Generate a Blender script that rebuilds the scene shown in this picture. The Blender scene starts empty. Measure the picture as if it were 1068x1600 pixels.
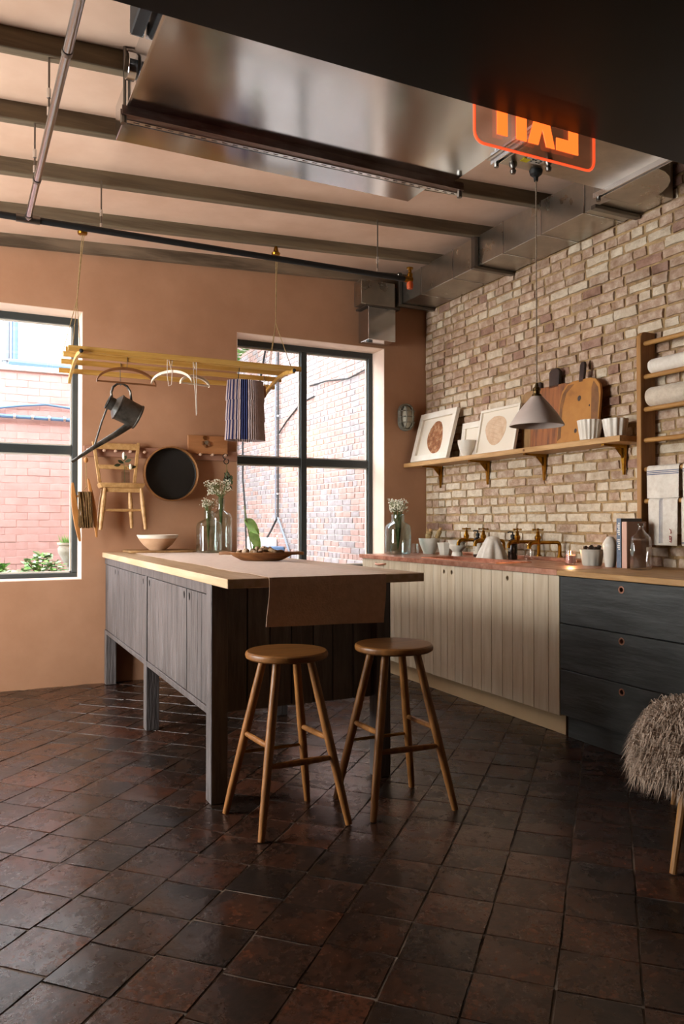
import bpy, bmesh, math, random
from mathutils import Vector, Matrix
random.seed(11)
SC = bpy.context.scene
COL = SC.collection
R = math.radians

# ------------------------------------------------------------------ camera
cam_data = bpy.data.cameras.new('camera')
cam = bpy.data.objects.new('camera', cam_data)
COL.objects.link(cam)
cam.location = (0, 0, 1.2)
cam.rotation_euler = (R(90.75), 0, R(-26.0))
cam_data.sensor_fit = 'VERTICAL'
cam_data.sensor_height = 36.0
cam_data.lens = 1210 / 1600 * 36.0
cam_data.clip_start = 0.02
SC.camera = cam

# ------------------------------------------------------------------ colour management, sky, daylight
SC.view_settings.view_transform = 'Standard'
SC.view_settings.look = 'None'
SC.view_settings.gamma = 1.0
SC.view_settings.use_curve_mapping = False
SC.view_settings.exposure = 0.35
SC.cycles.use_denoising = True
SC.cycles.max_bounces = 8
SC.cycles.diffuse_bounces = 5
SC.cycles.glossy_bounces = 4
SC.cycles.transmission_bounces = 8
SC.cycles.transparent_max_bounces = 12
SC.cycles.caustics_reflective = False
SC.cycles.caustics_refractive = False
SC.cycles.sample_clamp_indirect = 6.0

world = bpy.data.worlds.new('overcast_sky')
SC.world = world
world.use_nodes = True
bgn = world.node_tree.nodes['Background']
bgn.inputs['Color'].default_value = (0.86, 0.93, 1.0, 1)
bgn.inputs['Strength'].default_value = 11.0

def daylight(name, loc, rot, sx, sy, power, col):
    l = bpy.data.lights.new(name, 'AREA')
    l.shape = 'RECTANGLE'; l.size = sx; l.size_y = sy
    l.energy = power; l.color = col
    o = bpy.data.objects.new(name, l); COL.objects.link(o)
    o.location = loc; o.rotation_euler = rot
    return o
# daylight entering by the tall window of the left wall, out of the frame: it is what lights the long side of the island
daylight('window_left_offscreen', (-2.36, 4.15, 1.6), (0, R(-90), 0), 2.0, 1.5, 185, (1.0, 0.94, 0.86))

# ------------------------------------------------------------------ mesh helpers
WORLD = {}
class MB:
    def __init__(s): s.v = []; s.f = []; s.m = []
    def add(s, vs, fs, mi=0):
        b = len(s.v); s.v += [Vector(p) for p in vs]
        for q in fs: s.f.append([i + b for i in q]); s.m.append(mi)
        return s
    def box(s, x0, y0, z0, x1, y1, z1, mi=0):
        x0, x1 = min(x0, x1), max(x0, x1); y0, y1 = min(y0, y1), max(y0, y1); z0, z1 = min(z0, z1), max(z0, z1)
        return s.add([(x0,y0,z0),(x1,y0,z0),(x1,y1,z0),(x0,y1,z0),(x0,y0,z1),(x1,y0,z1),(x1,y1,z1),(x0,y1,z1)],
                     [(3,2,1,0),(4,5,6,7),(0,1,5,4),(1,2,6,5),(2,3,7,6),(3,0,4,7)], mi)
    def hexa(s, p, mi=0):
        return s.add(p, [(3,2,1,0),(4,5,6,7),(0,1,5,4),(1,2,6,5),(2,3,7,6),(3,0,4,7)], mi)
    def obox(s, c, ax, ay, az, mi=0):
        c = Vector(c); ax = Vector(ax); ay = Vector(ay); az = Vector(az)
        return s.hexa([c-ax-ay-az, c+ax-ay-az, c+ax+ay-az, c-ax+ay-az, c-ax-ay+az, c+ax-ay+az, c+ax+ay+az, c-ax+ay+az], mi)
    def prism(s, pts, ext, mi=0):
        n = len(pts); pts = [Vector(p) for p in pts]; e = Vector(ext)
        fs = [tuple(range(n-1, -1, -1)), tuple(range(n, 2*n))] + [(i, (i+1) % n, n+(i+1) % n, n+i) for i in range(n)]
        return s.add(pts + [p+e for p in pts], fs, mi)
    def tube(s, pts, r, n=10, caps=True, closed=False, mi=0):
        pts = [Vector(p) for p in pts]; m = len(pts)
        rs = r if isinstance(r, (list, tuple)) else [r]*m
        t0 = (pts[1]-pts[0]).normalized()
        ref = Vector((0,0,1)) if abs(t0.z) < 0.9 else Vector((1,0,0))
        nrm = (ref - t0*ref.dot(t0)).normalized()
        vs = []
        for i, p in enumerate(pts):
            if closed: t = (pts[(i+1) % m]-pts[i-1]).normalized()
            elif i == 0: t = t0
            elif i == m-1: t = (pts[i]-pts[i-1]).normalized()
            else: t = ((pts[i+1]-pts[i]).normalized()+(pts[i]-pts[i-1]).normalized()).normalized()
            nrm = (nrm - t*nrm.dot(t)).normalized(); bn = t.cross(nrm)
            for k in range(n):
                a = 2*math.pi*k/n
                vs.append(p + (nrm*math.cos(a)+bn*math.sin(a))*rs[i])
        fs = []
        for i in range(m if closed else m-1):
            j = (i+1) % m
            for k in range(n): fs.append((i*n+k, i*n+(k+1) % n, j*n+(k+1) % n, j*n+k))
        if caps and not closed:
            fs.append(tuple(range(n-1, -1, -1))); fs.append(tuple(range((m-1)*n, m*n)))
        return s.add(vs, fs, mi)
    def cyl(s, p0, p1, r0, r1=None, n=14, mi=0):
        return s.tube([p0, p1], [r0, r0 if r1 is None else r1], n, mi=mi)
    def lathe(s, prof, c=(0,0,0), n=28, ax=((1,0,0),(0,1,0),(0,0,1)), wob=None, mi=0):
        c = Vector(c); ex, ey, ez = [Vector(a) for a in ax]; vs = []; fs = []; rings = []
        for r, z in prof:
            if r < 1e-6: rings.append([len(vs)]); vs.append(c+ez*z)
            else:
                ring = []
                for k in range(n):
                    a = 2*math.pi*k/n; rr = r*(wob(a, z) if wob else 1)
                    ring.append(len(vs)); vs.append(c+ex*(rr*math.cos(a))+ey*(rr*math.sin(a))+ez*z)
                rings.append(ring)
        for A, B in zip(rings, rings[1:]):
            if len(A) == 1 and len(B) == 1: continue
            for k in range(n):
                k2 = (k+1) % n
                if len(A) == 1: fs.append((A[0], B[k2], B[k]))
                elif len(B) == 1: fs.append((A[k], A[k2], B[0]))
                else: fs.append((A[k], A[k2], B[k2], B[k]))
        return s.add(vs, fs, mi)
    def grid(s, fn, nu, nv, mi=0):
        vs = [fn(i/nu, j/nv) for j in range(nv+1) for i in range(nu+1)]
        fs = [(j*(nu+1)+i, j*(nu+1)+i+1, (j+1)*(nu+1)+i+1, (j+1)*(nu+1)+i) for j in range(nv) for i in range(nu)]
        return s.add(vs, fs, mi)
    def sheet(s, fn, nu, nv, nrm, mi=0):
        """a grid with thickness along the vector nrm"""
        e = Vector(nrm); w = nu+1
        vs = [Vector(fn(i/nu, j/nv)) for j in range(nv+1) for i in range(nu+1)]; n = len(vs)
        fs = []
        for j in range(nv):
            for i in range(nu):
                q = (j*w+i, j*w+i+1, (j+1)*w+i+1, (j+1)*w+i); fs.append(q); fs.append(tuple(k+n for k in reversed(q)))
        rim = [i for i in range(nu)] + [j*w+nu for j in range(nv)] + [nv*w+i for i in range(nu, 0, -1)] + [j*w for j in range(nv, 0, -1)]
        for a, b in zip(rim, rim[1:]+rim[:1]): fs.append((b, a, a+n, b+n))
        return s.add(vs + [p+e for p in vs], fs, mi)
    def blob(s, c, rx, ry, rz, nu=10, nv=6, rnd=0.0, mi=0):
        prof = []; c = Vector(c); vs = [c-Vector((0,0,rz))]; fs = []
        for j in range(1, nv):
            th = math.pi*j/nv
            for k in range(nu):
                a = 2*math.pi*k/nu; q = 1+random.uniform(-rnd, rnd)
                vs.append(c+Vector((rx*math.sin(th)*math.cos(a)*q, ry*math.sin(th)*math.sin(a)*q, -rz*math.cos(th)*q)))
        vs.append(c+Vector((0,0,rz)))
        for k in range(nu): fs.append((0, 1+(k+1) % nu, 1+k)); fs.append((len(vs)-1, len(vs)-1-nu+k, len(vs)-1-nu+(k+1) % nu))
        for j in range(nv-2):
            for k in range(nu): fs.append((1+j*nu+k, 1+j*nu+(k+1) % nu, 1+(j+1)*nu+(k+1) % nu, 1+(j+1)*nu+k))
        return s.add(vs, fs, mi)
    def build(s, name, mat, parent=None, smooth=35, bevel=0, seg=1, origin=None):
        lo = Vector([min(p[i] for p in s.v) for i in range(3)]); hi = Vector([max(p[i] for p in s.v) for i in range(3)])
        o0 = Vector(origin) if origin is not None else Vector(((lo.x+hi.x)/2, (lo.y+hi.y)/2, lo.z if parent is None else (lo.z+hi.z)/2))
        me = bpy.data.meshes.new(name)
        me.from_pydata([p-o0 for p in s.v], [], s.f)
        for k in (mat if isinstance(mat, (list, tuple)) else [mat]): me.materials.append(k)
        me.polygons.foreach_set('material_index', s.m)
        bm = bmesh.new(); bm.from_mesh(me)
        bmesh.ops.recalc_face_normals(bm, faces=bm.faces)
        if bevel:
            ed = [e for e in bm.edges if len(e.link_faces) == 2 and e.calc_face_angle(0) > R(40)]
            bmesh.ops.bevel(bm, geom=ed, offset=bevel, segments=seg, affect='EDGES', profile=0.6, clamp_overlap=True)
        bm.to_mesh(me); bm.free()
        if smooth:
            me.polygons.foreach_set('use_smooth', [True]*len(me.polygons))
            me.set_sharp_from_angle(angle=R(smooth))
        return place(bpy.data.objects.new(name, me), o0, parent)

def place(o, wloc, parent=None):
    COL.objects.link(o)
    wloc = Vector(wloc)
    if parent is not None:
        o.parent = parent; o.location = wloc - WORLD[parent.name]
    else: o.location = wloc
    WORLD[o.name] = wloc
    return o
def tag(o, label=None, cat=None, group=None, kind=None):
    if label: o['label'] = label
    if cat: o['category'] = cat
    if group: o['group'] = group
    if kind: o['kind'] = kind
    return o
def thing(name, loc, label=None, cat=None, group=None, kind=None):
    return tag(place(bpy.data.objects.new(name, None), loc), label, cat, group, kind)
def copy_tree(o, delta, parent=None):
    c = o.copy(); COL.objects.link(c)
    w = WORLD[o.name] + Vector(delta); WORLD[c.name] = w
    if parent is not None: c.parent = parent
    else: c.location = w
    for ch in o.children: copy_tree(ch, delta, c)
    return c
def arc(c, r, a0, a1, n, ex=(1,0,0), ey=(0,0,1)):
    c = Vector(c); ex = Vector(ex); ey = Vector(ey)
    return [c + ex*(r*math.cos(a0+(a1-a0)*i/n)) + ey*(r*math.sin(a0+(a1-a0)*i/n)) for i in range(n+1)]

# ------------------------------------------------------------------ procedural materials
def rgb(h):
    h = h.lstrip('#'); c = [int(h[i:i+2], 16)/255 for i in (0, 2, 4)]
    return tuple(x/12.92 if x <= .04045 else ((x+.055)/1.055)**2.4 for x in c)
def pm(name, c1, c2=None, scale=6, rough=0.6, metal=0.0, bump=0.0, bscale=None, stretch=(1,1,1), rand=0.0,
       detail=4, lo=0.35, hi=0.65, c3=None, spec=0.5, rvar=0.0, emit=None, estr=0, trans=0, ior=1.45, alpha=1, distort=0.0, sheen=0, aniso=0):
    m = bpy.data.materials.new(name); m.use_nodes = True
    nt = m.node_tree; b = nt.nodes['Principled BSDF']; L = nt.links.new
    c1 = rgb(c1) if isinstance(c1, str) else c1
    b.inputs['Base Color'].default_value = (*c1, 1)
    b.inputs['Roughness'].default_value = rough
    b.inputs['Metallic'].default_value = metal
    b.inputs['Specular IOR Level'].default_value = spec
    b.inputs['IOR'].default_value = ior
    if trans: b.inputs['Transmission Weight'].default_value = trans
    if alpha < 1: b.inputs['Alpha'].default_value = alpha
    if sheen: b.inputs['Sheen Weight'].default_value = sheen
    if aniso: b.inputs['Anisotropic'].default_value = aniso
    if emit:
        b.inputs['Emission Color'].default_value = (*(rgb(emit) if isinstance(emit, str) else emit), 1)
        b.inputs['Emission Strength'].default_value = estr
    if c2 is None and not bump and not rand: return m
    tc = nt.nodes.new('ShaderNodeTexCoord'); mp = nt.nodes.new('ShaderNodeMapping')
    mp.inputs['Scale'].default_value = stretch
    oi = nt.nodes.new('ShaderNodeObjectInfo')
    ad = nt.nodes.new('ShaderNodeVectorMath'); ad.operation = 'ADD'
    sc = nt.nodes.new('ShaderNodeVectorMath'); sc.operation = 'SCALE'
    cx = nt.nodes.new('ShaderNodeCombineXYZ')
    for k in 'XYZ': L(oi.outputs['Random'], cx.inputs[k])
    L(cx.outputs[0], sc.inputs[0]); sc.inputs['Scale'].default_value = 37.0
    L(tc.outputs['Object'], ad.inputs[0]); L(sc.outputs[0], ad.inputs[1]); L(ad.outputs[0], mp.inputs['Vector'])
    col = None
    if c2 is not None:
        c2 = rgb(c2) if isinstance(c2, str) else c2
        nz = nt.nodes.new('ShaderNodeTexNoise'); nz.inputs['Scale'].default_value = scale; nz.inputs['Detail'].default_value = detail
        nz.inputs['Roughness'].default_value = 0.6; nz.inputs['Distortion'].default_value = distort
        L(mp.outputs[0], nz.inputs['Vector'])
        rp = nt.nodes.new('ShaderNodeValToRGB'); e = rp.color_ramp.elements
        e[0].position = lo; e[0].color = (*c1, 1); e[1].position = hi; e[1].color = (*c2, 1)
        if c3 is not None:
            q = e.new((lo+hi)/2); q.color = (*(rgb(c3) if isinstance(c3, str) else c3), 1)
        L(nz.outputs['Fac'], rp.inputs['Fac']); col = rp.outputs['Color']
        if rvar:
            mr = nt.nodes.new('ShaderNodeMapRange'); mr.inputs['To Min'].default_value = rough-rvar; mr.inputs['To Max'].default_value = rough+rvar
            mr.inputs['From Min'].default_value = .3; mr.inputs['From Max'].default_value = .7
            L(nz.outputs['Fac'], mr.inputs['Value']); L(mr.outputs[0], b.inputs['Roughness'])
    if rand:
        hs = nt.nodes.new('ShaderNodeHueSaturation')
        mr = nt.nodes.new('ShaderNodeMapRange'); mr.inputs['To Min'].default_value = 1-rand; mr.inputs['To Max'].default_value = 1+rand
        L(oi.outputs['Random'], mr.inputs['Value']); L(mr.outputs[0], hs.inputs['Value'])
        if col is not None: L(col, hs.inputs['Color'])
        else: hs.inputs['Color'].default_value = (*c1, 1)
        col = hs.outputs['Color']
    if col is not None: L(col, b.inputs['Base Color'])
    if bump:
        n2 = nt.nodes.new('ShaderNodeTexNoise'); n2.inputs['Scale'].default_value = bscale or scale*4; n2.inputs['Detail'].default_value = 5
        L(mp.outputs[0], n2.inputs['Vector'])
        bp = nt.nodes.new('ShaderNodeBump'); bp.inputs['Strength'].default_value = bump; bp.inputs['Distance'].default_value = 0.01
        L(n2.outputs['Fac'], bp.inputs['Height']); L(bp.outputs[0], b.inputs['Normal'])
    return m
def pane_glass(name, tint=(1,1,1), amount=0.06, rough=0.0):
    m = bpy.data.materials.new(name); m.use_nodes = True; nt = m.node_tree
    nt.nodes.remove(nt.nodes['Principled BSDF']); out = nt.nodes['Material Output']
    t = nt.nodes.new('ShaderNodeBsdfTransparent'); t.inputs[0].default_value = (*tint, 1)
    g = nt.nodes.new('ShaderNodeBsdfGlossy'); g.inputs['Roughness'].default_value = rough
    mx = nt.nodes.new('ShaderNodeMixShader'); fr = nt.nodes.new('ShaderNodeLayerWeight'); fr.inputs['Blend'].default_value = 0.5
    pw = nt.nodes.new('ShaderNodeMath'); pw.operation = 'POWER'; pw.inputs[1].default_value = 4.0
    ml = nt.nodes.new('ShaderNodeMath'); ml.operation = 'MULTIPLY_ADD'; ml.inputs[1].default_value = 0.45; ml.inputs[2].default_value = amount
    nt.links.new(fr.outputs['Facing'], pw.inputs[0]); nt.links.new(pw.outputs[0], ml.inputs[0]); nt.links.new(ml.outputs[0], mx.inputs[0])
    nt.links.new(t.outputs[0], mx.inputs[1]); nt.links.new(g.outputs[0], mx.inputs[2]); nt.links.new(mx.outputs[0], out.inputs['Surface'])
    return m

M = {}
M['pink'] = pm('pink_plaster', '#B28667', '#A87C5D', 3, 0.75, bump=0.05, bscale=60)
M['ceil'] = pm('ceiling_plaster', '#DCBCA4', '#D0AD94', 2.5, 0.85, bump=0.04, bscale=30)
M['reveal'] = pm('window_reveal_paint', '#EBD5C3', '#E2C9B5', 4, 0.7)
M['beam'] = pm('aged_beam_wood', '#7A6A52', '#5A4C39', 5, 0.8, bump=0.3, stretch=(0.25, 3, 3), c3='#6C5E4A')
M['ledger'] = pm('weathered_ledger_wood', '#85705A', '#4E4030', 4, 0.85, bump=0.4, stretch=(0.3, 2, 2), c3='#746350')
M['mortar'] = pm('tan_mortar', '#B09368', '#82694A', 14, 0.95, bump=0.8, bscale=50)
M['brick'] = pm('limewashed_brick', '#C4AF9A', '#8C6E55', 16, 0.9, bump=0.7, bscale=60, rand=0.14, lo=0.34, hi=0.74, c3='#A98E79')
M['brickpale'] = pm('pale_limewashed_brick', '#D0C2AC', '#A8937A', 16, 0.9, bump=0.6, bscale=60, rand=0.1, lo=0.38, hi=0.75)
M['brickred'] = pm('bare_red_brick', '#A08070', '#7A5B4A', 12, 0.9, bump=0.6, bscale=60, rand=0.18)
def tile_mat(name, red, dark, mid, amt):
    m = pm(name, red, dark, 4.5, 0.27, bump=0.22, bscale=14, rand=0.16, lo=0.5-amt, hi=0.5+amt, c3=mid, rvar=0.08, detail=10, distort=0.15)
    nt = m.node_tree; [n for n in nt.nodes if n.type == 'TEX_NOISE'][0].inputs['Roughness'].default_value = 0.78; b = nt.nodes['Principled BSDF']; L = nt.links.new
    src = b.inputs['Base Color'].links[0].from_socket; vec = [n for n in nt.nodes if n.type == 'MAPPING'][0].outputs[0]
    f = nt.nodes.new('ShaderNodeTexNoise'); f.inputs['Scale'].default_value = 55; f.inputs['Detail'].default_value = 6; L(vec, f.inputs['Vector'])
    mr = nt.nodes.new('ShaderNodeMapRange'); mr.inputs['From Min'].default_value = .35; mr.inputs['From Max'].default_value = .65; mr.inputs['To Min'].default_value = .45; mr.inputs['To Max'].default_value = 1.25
    L(f.outputs['Fac'], mr.inputs['Value'])
    hs = nt.nodes.new('ShaderNodeHueSaturation'); L(mr.outputs[0], hs.inputs['Value']); L(src, hs.inputs['Color']); L(hs.outputs[0], b.inputs['Base Color'])
    bp = [n for n in nt.nodes if n.type == 'BUMP'][0]
    b2 = nt.nodes.new('ShaderNodeBump'); b2.inputs['Strength'].default_value = .12; b2.inputs['Distance'].default_value = .004
    L(f.outputs['Fac'], b2.inputs['Height']); L(bp.outputs[0], b2.inputs['Normal']); L(b2.outputs[0], b.inputs['Normal'])
    return m
M['tile'] = tile_mat('terracotta_tile', '#523020', '#1A1512', '#322119', .17)
M['tilered'] = tile_mat('red_terracotta_tile', '#5B3321', '#261A15', '#3F271C', .19)
M['tiledark'] = tile_mat('dark_terracotta_tile', '#412C1E', '#171412', '#281E19', .17)
M['grout'] = pm('dark_grout', '#29231D', '#75675A', 5, 0.95, bump=0.5)
M['steel'] = pm('dark_window_steel', '#2E3434', rough=0.45)
M['glass'] = pane_glass('window_glass')
M['black'] = pm('black_soffit_paint', '#050505', rough=0.36, spec=0.18)
M['wdark'] = pm('dark_plaster', '#6A5A4E', rough=0.9)
M['galv'] = pm('galvanised_sheet', '#CDD1D6', '#C4C7CB', 2, 0.14, metal=1.0, bump=0.05, bscale=3.0, rvar=0.03)
M['galv2'] = pm('galvanised_duct', '#BDB8AC', '#A5A096', 4, 0.32, metal=1.0, bump=0.1, bscale=3, rvar=0.08)
M['bright'] = pm('bright_zinc', '#D8DADB', rough=0.25, metal=1.0)
M['strut'] = pm('strut_steel', '#8C7A70', '#5E463C', 8, 0.45, metal=0.9, stretch=(0.4, 2, 2))
M['rod'] = pm('rod_steel', '#77736D', rough=0.35, metal=1.0)
M['dark'] = pm('matt_black', '#101112', rough=0.6)
M['brass'] = pm('aged_brass', '#A87A2A', '#7A5418', 20, 0.3, metal=1.0)
M['copper'] = pm('copper_sheet', '#DCAA90', '#B27A60', 12, 0.38, metal=1.0, rvar=0.1)
M['oak'] = pm('pale_oak', '#C39A66', '#A67C48', 7, 0.5, bump=0.12, stretch=(4, 0.5, 4))
M['oaktop'] = pm('oiled_ash', '#D0B697', '#BC9E78', 5, 0.42, bump=0.08, stretch=(7, 0.5, 7))
M['stool'] = pm('honey_oak', '#9C6732', '#744A21', 7, 0.42, bump=0.12, stretch=(5, 5, 0.6))
M['seat'] = pm('honey_oak_seat', '#91602F', '#704720', 6, 0.4, bump=0.1, stretch=(0.6, 6, 3))
M['pine'] = pm('honey_pine', '#D2A95E', '#B98A3E', 6, 0.5, bump=0.08, stretch=(0.4, 6, 6))
M['stain'] = pm('black_stained_timber', '#676160', '#494544', 9, 0.5, bump=0.5, bscale=26, stretch=(3, 3, 0.35), rand=0.12)
M['cream'] = pm('cream_stained_plank', '#DCCDB3', '#CDBB9C', 6, 0.55, bump=0.15, bscale=30, stretch=(4, 4, 0.4), rand=0.05)
M['plinth'] = pm('cream_plinth', '#D6BC94', '#CAAF88', 3, 0.6)
M['teal'] = pm('dark_blue_stained_timber', '#484B49', '#303230', 7, 0.55, bump=0.25, bscale=24, stretch=(3, 0.4, 3), c3='#3C3F3D')
M['white'] = pm('white_ceramic', '#E4DDD0', '#D8CFBF', 8, 0.28)
M['whitep'] = pm('white_painted_wood', '#E6DFD2', rough=0.5)
M['linen'] = pm('natural_linen', '#DDBDA2', '#D0AE93', 40, 0.9, bump=0.25, bscale=120, stretch=(1, 1, 1), sheen=0.2)
M['cloth'] = pm('white_linen', '#E2DACD', '#D5CBBC', 30, 0.9, bump=0.2, bscale=110, sheen=0.2)
M['rope'] = pm('cotton_rope', '#A98F63', '#8A7047', 60, 0.9)
M['zinc'] = pm('zinc_can', '#6B6862', '#45433E', 14, 0.42, metal=0.85, bump=0.15)
M['jar'] = pane_glass('bottle_glass_tint', (0.93, 0.97, 0.955), 0.09, 0.02)
M['jarblue'] = pane_glass('green_glass_tint', (0.86, 0.94, 0.93), 0.09, 0.02)
M['jarclear'] = pane_glass('clear_glass_tint', (0.95, 0.95, 0.94), 0.09, 0.02)
M['hangbrown'] = pm('brown_hanger_wood', '#8A5A34', '#6E4526', 8, .5)
M['stem'] = pm('flower_stem', '#5F6B3C', rough=0.8)
M['bloom'] = pm('cream_blossom', '#E9E4CF', rough=0.8)
M['leaf'] = pm('green_leaf', '#5C8C3A', '#89B35E', 9, 0.5, rand=0.2)
M['leafsil'] = pm('variegated_leaf', '#7FA56B', '#C4D3B4', 7, 0.5, rand=0.2)

# ------------------------------------------------------------------ the room shell
YAW = R(26.0)
def apparent(p, size):
    """size in the picture (px) of a piece at p, 0 when it lies outside the frame"""
    x, y, z = p[0], p[1], p[2]-1.2
    d = x*math.sin(YAW)+y*math.cos(YAW)
    if d < 0.3: return 0
    u = 534+1210*(x*math.cos(YAW)-y*math.sin(YAW))/d; v = 816-1210*z/d
    return size*1210/d if -30 < u < 1098 and -30 < v < 1630 else 0

def ceil_z(x): return 3.235+0.05*x

# floor: diagonal terracotta tiles on a dark bed
floor = MB().box(-2.5, -2.3, -0.15, 3.95, 6.3, -0.0048).build('floor', M['grout'], smooth=0)
tag(floor, kind='structure')
def tile_mesh(k):
    rnd = random.Random(100+k); b = MB(); n = 3; vs = []
    L, W = 0.2015, 0.2121; g = 0.003
    hx, hy = L/2-g/2, W/2-g/2
    for j in range(n+1):
        for i in range(n+1):
            x = -hx+0.0025+(2*hx-0.005)*i/n; y = -hy+0.0025+(2*hy-0.005)*j/n
            e = i in (0, n) or j in (0, n)
            vs.append((x+(rnd.uniform(-.002, .002) if not e else rnd.uniform(-.0025, .001)), y+rnd.uniform(-.002, .001),
                       rnd.uniform(-.0012, .0008) if not e else rnd.uniform(-.003, -.0008)))
    q = [(j*(n+1)+i, j*(n+1)+i+1, (j+1)*(n+1)+i+1, (j+1)*(n+1)+i) for j in range(n) for i in range(n)]
    rim = list(range(n)) + [j*(n+1)+n for j in range(n)] + [n*(n+1)+i for i in range(n, 0, -1)] + [j*(n+1) for j in range(n, 0, -1)]
    base = len(vs)
    for i in rim:
        x, y, z = vs[i]; s = 1.0 + 0.0025/max(abs(x), abs(y))
        vs.append((x*s, y*s, -0.013))
    m = len(rim)
    for a in range(m): q.append((rim[(a+1) % m], rim[a], base+a, base+(a+1) % m))
    return vs, q
TV = [tile_mesh(k) for k in range(8)]
cells = []
for a in range(-14, 24):
    for c in range(-16, 24):
        s0 = 2.945+0.285*(a+0.5); d0 = -0.109+0.3*(c+0.5)
        s0 += random.Random(c*7+3).uniform(-.022, .022)
        x, y = (s0-d0)/2, (s0+d0)/2
        if not (-2.3 < x < 3.2 and -2.2 < y < 6.02): continue
        cells.append((apparent((x, y, 0), 0.2)*(1.2/math.hypot(x, y+0.01)), x, y))
cells.sort(reverse=True)
tmeshes = {}
rest = MB()
tm = [M['tile'], M['tilered'], M['tiledark']]
for idx, (ap, x, y) in enumerate(cells):
    k = random.randrange(8); mk = random.choices((0, 1, 2), (5, 2 if x+y < 4.6 else 1, 2 if x > .2 else 1))[0]
    ang = R(45)+random.choice((0, math.pi))+random.uniform(-.012, .012)
    rx, ry = random.uniform(-.006, .006), random.uniform(-.006, .006)
    if idx < 300 and ap > 0:
        if (k, mk) not in tmeshes:
            b = MB().add(*TV[k]); o = b.build('tile', tm[mk], floor, smooth=50, origin=(0, 0, 0)); tmeshes[(k, mk)] = o.data
        else:
            o = bpy.data.objects.new('tile', tmeshes[(k, mk)]); place(o, (0, 0, 0), floor)
        o.location = Vector((x, y, 0)) - WORLD[floor.name]; o.rotation_euler = (rx, ry, ang)
    else:
        mt = Matrix.Translation((x, y, 0)) @ Matrix.Rotation(ang, 4, 'Z') @ Matrix.Rotation(rx, 4, 'X')
        rest.add([mt @ Vector(p) for p in TV[k][0]], TV[k][1], mk)
tag(rest.build('tile', tm, floor, smooth=50), kind='stuff')

# back wall with two window openings
W1 = (-0.75, 0.785, 0.775, 2.765)
W2 = (1.978, 3.346, 0.775, 2.742)
b = MB()
for x0, x1, z0, z1 in ((-2.5, W1[0], 0, 3.6), (W1[1], W2[0], 0, 3.6), (W2[1], 3.95, 0, 3.6),
                       (W1[0], W1[1], 0, W1[2]), (W1[0], W1[1], W1[3], 3.6), (W2[0], W2[1], 0, W2[2]), (W2[0], W2[1], W2[3], 3.6)):
    b.box(x0, 6.0, z0-0.15 if z0 == 0 else z0, x1, 6.32, z1)
wall_back = tag(b.build('wall_back', M['pink'], smooth=0), kind='structure')

def window(n, w, xm, zm, fr=0.045):
    x0, x1, z0, z1 = w
    t = thing('window_%d' % n, ((x0+x1)/2, 6.24, z0), kind='structure')
    ya, yb = 6.215, 6.265
    for nm, q in (('jamb_lining', (x0, 6.0005, z0, x0+.005, ya, z1)), ('jamb_lining', (x1-.005, 6.0005, z0, x1, ya, z1)), ('head_lining', (x0+.005, 6.0005, z1-.005, x1-.005, ya, z1)), ('sill_board', (x0+.005, 6.0005, z0, x1-.005, ya, z0+.006))):
        MB().box(*q).build(nm, M['reveal'], t, smooth=0)
    for bx in ((x0, z0-.01, x1, z0+.04), (x0, z1-.055, x1, z1), (x0, z0+.04, x0+fr, z1-.055), (x1-fr, z0+.04, x1, z1-.055)):
        MB().box(bx[0], ya, bx[1], bx[2], yb, bx[3]).build('frame_bar', M['steel'], t, bevel=.003)
    for xc in xm: MB().box(xc-.027, ya+.002, z0+.04, xc+.027, yb-.002, z1-.055).build('mullion', M['steel'], t, bevel=.003)
    MB().box(x0+fr, ya+.004, zm-.032, x1-fr, yb-.004, zm+.032).build('glazing_bar', M['steel'], t, bevel=.003)
    xs = [x0+fr] + [v for xc in xm for v in (xc-.027, xc+.027)] + [x1-fr]
    for i in range(0, len(xs), 2):
        for za, zb in ((z0+.04, zm-.032), (zm+.032, z1-.055)):
            MB().box(xs[i], 6.238, za, xs[i+1], 6.244, zb).build('pane', M['glass'], t, smooth=0)
            # slim bead around each pane
            bd = MB()
            for q in ((xs[i], za, xs[i]+.012, zb), (xs[i+1]-.012, za, xs[i+1], zb), (xs[i], za, xs[i+1], za+.012), (xs[i], zb-.012, xs[i+1], zb)):
                bd.box(q[0], 6.246, q[1], q[2], 6.262, q[3])
            bd.build('glazing_bead', M['whitep'], t, smooth=0)
window(1, W1, (-0.02,), 1.75)
window(2, W2, (2.663,), 1.723)

# left wall with a tall window (out of the frame), front wall behind the camera
b = MB()
LW = ((3.4, 4.9),)
for y0, y1, z0, z1 in ((-2.3, 3.4, 0, 3.6), (4.9, 6.0, 0, 3.6), (3.4, 4.9, 0, .6), (3.4, 4.9, 2.6, 3.6)):
    b.box(-2.5, y0, z0, -2.2, y1, z1)
tag(b.build('wall_left', M['pink'], smooth=0), kind='structure')
for n, (y0, y1) in enumerate(LW):
    t = thing('window_%d' % (n+3), (-2.3, (y0+y1)/2, .6), kind='structure')
    for q in ((y0, .6, y1, .65), (y0, 2.55, y1, 2.6), (y0, .65, y0+.05, 2.55), (y1-.05, .65, y1, 2.55), ((y0+y1)/2-.025, .65, (y0+y1)/2+.025, 2.55), (y0+.05, 1.6, y1-.05, 1.66)):
        MB().box(-2.33, q[0], q[1], -2.28, q[2], q[3]).build('frame_bar', M['steel'], t)
tag(MB().box(-2.5, -2.6, 0, 3.95, -2.3, 3.6).build('wall_front', M['wdark'], smooth=0), kind='structure')

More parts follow.
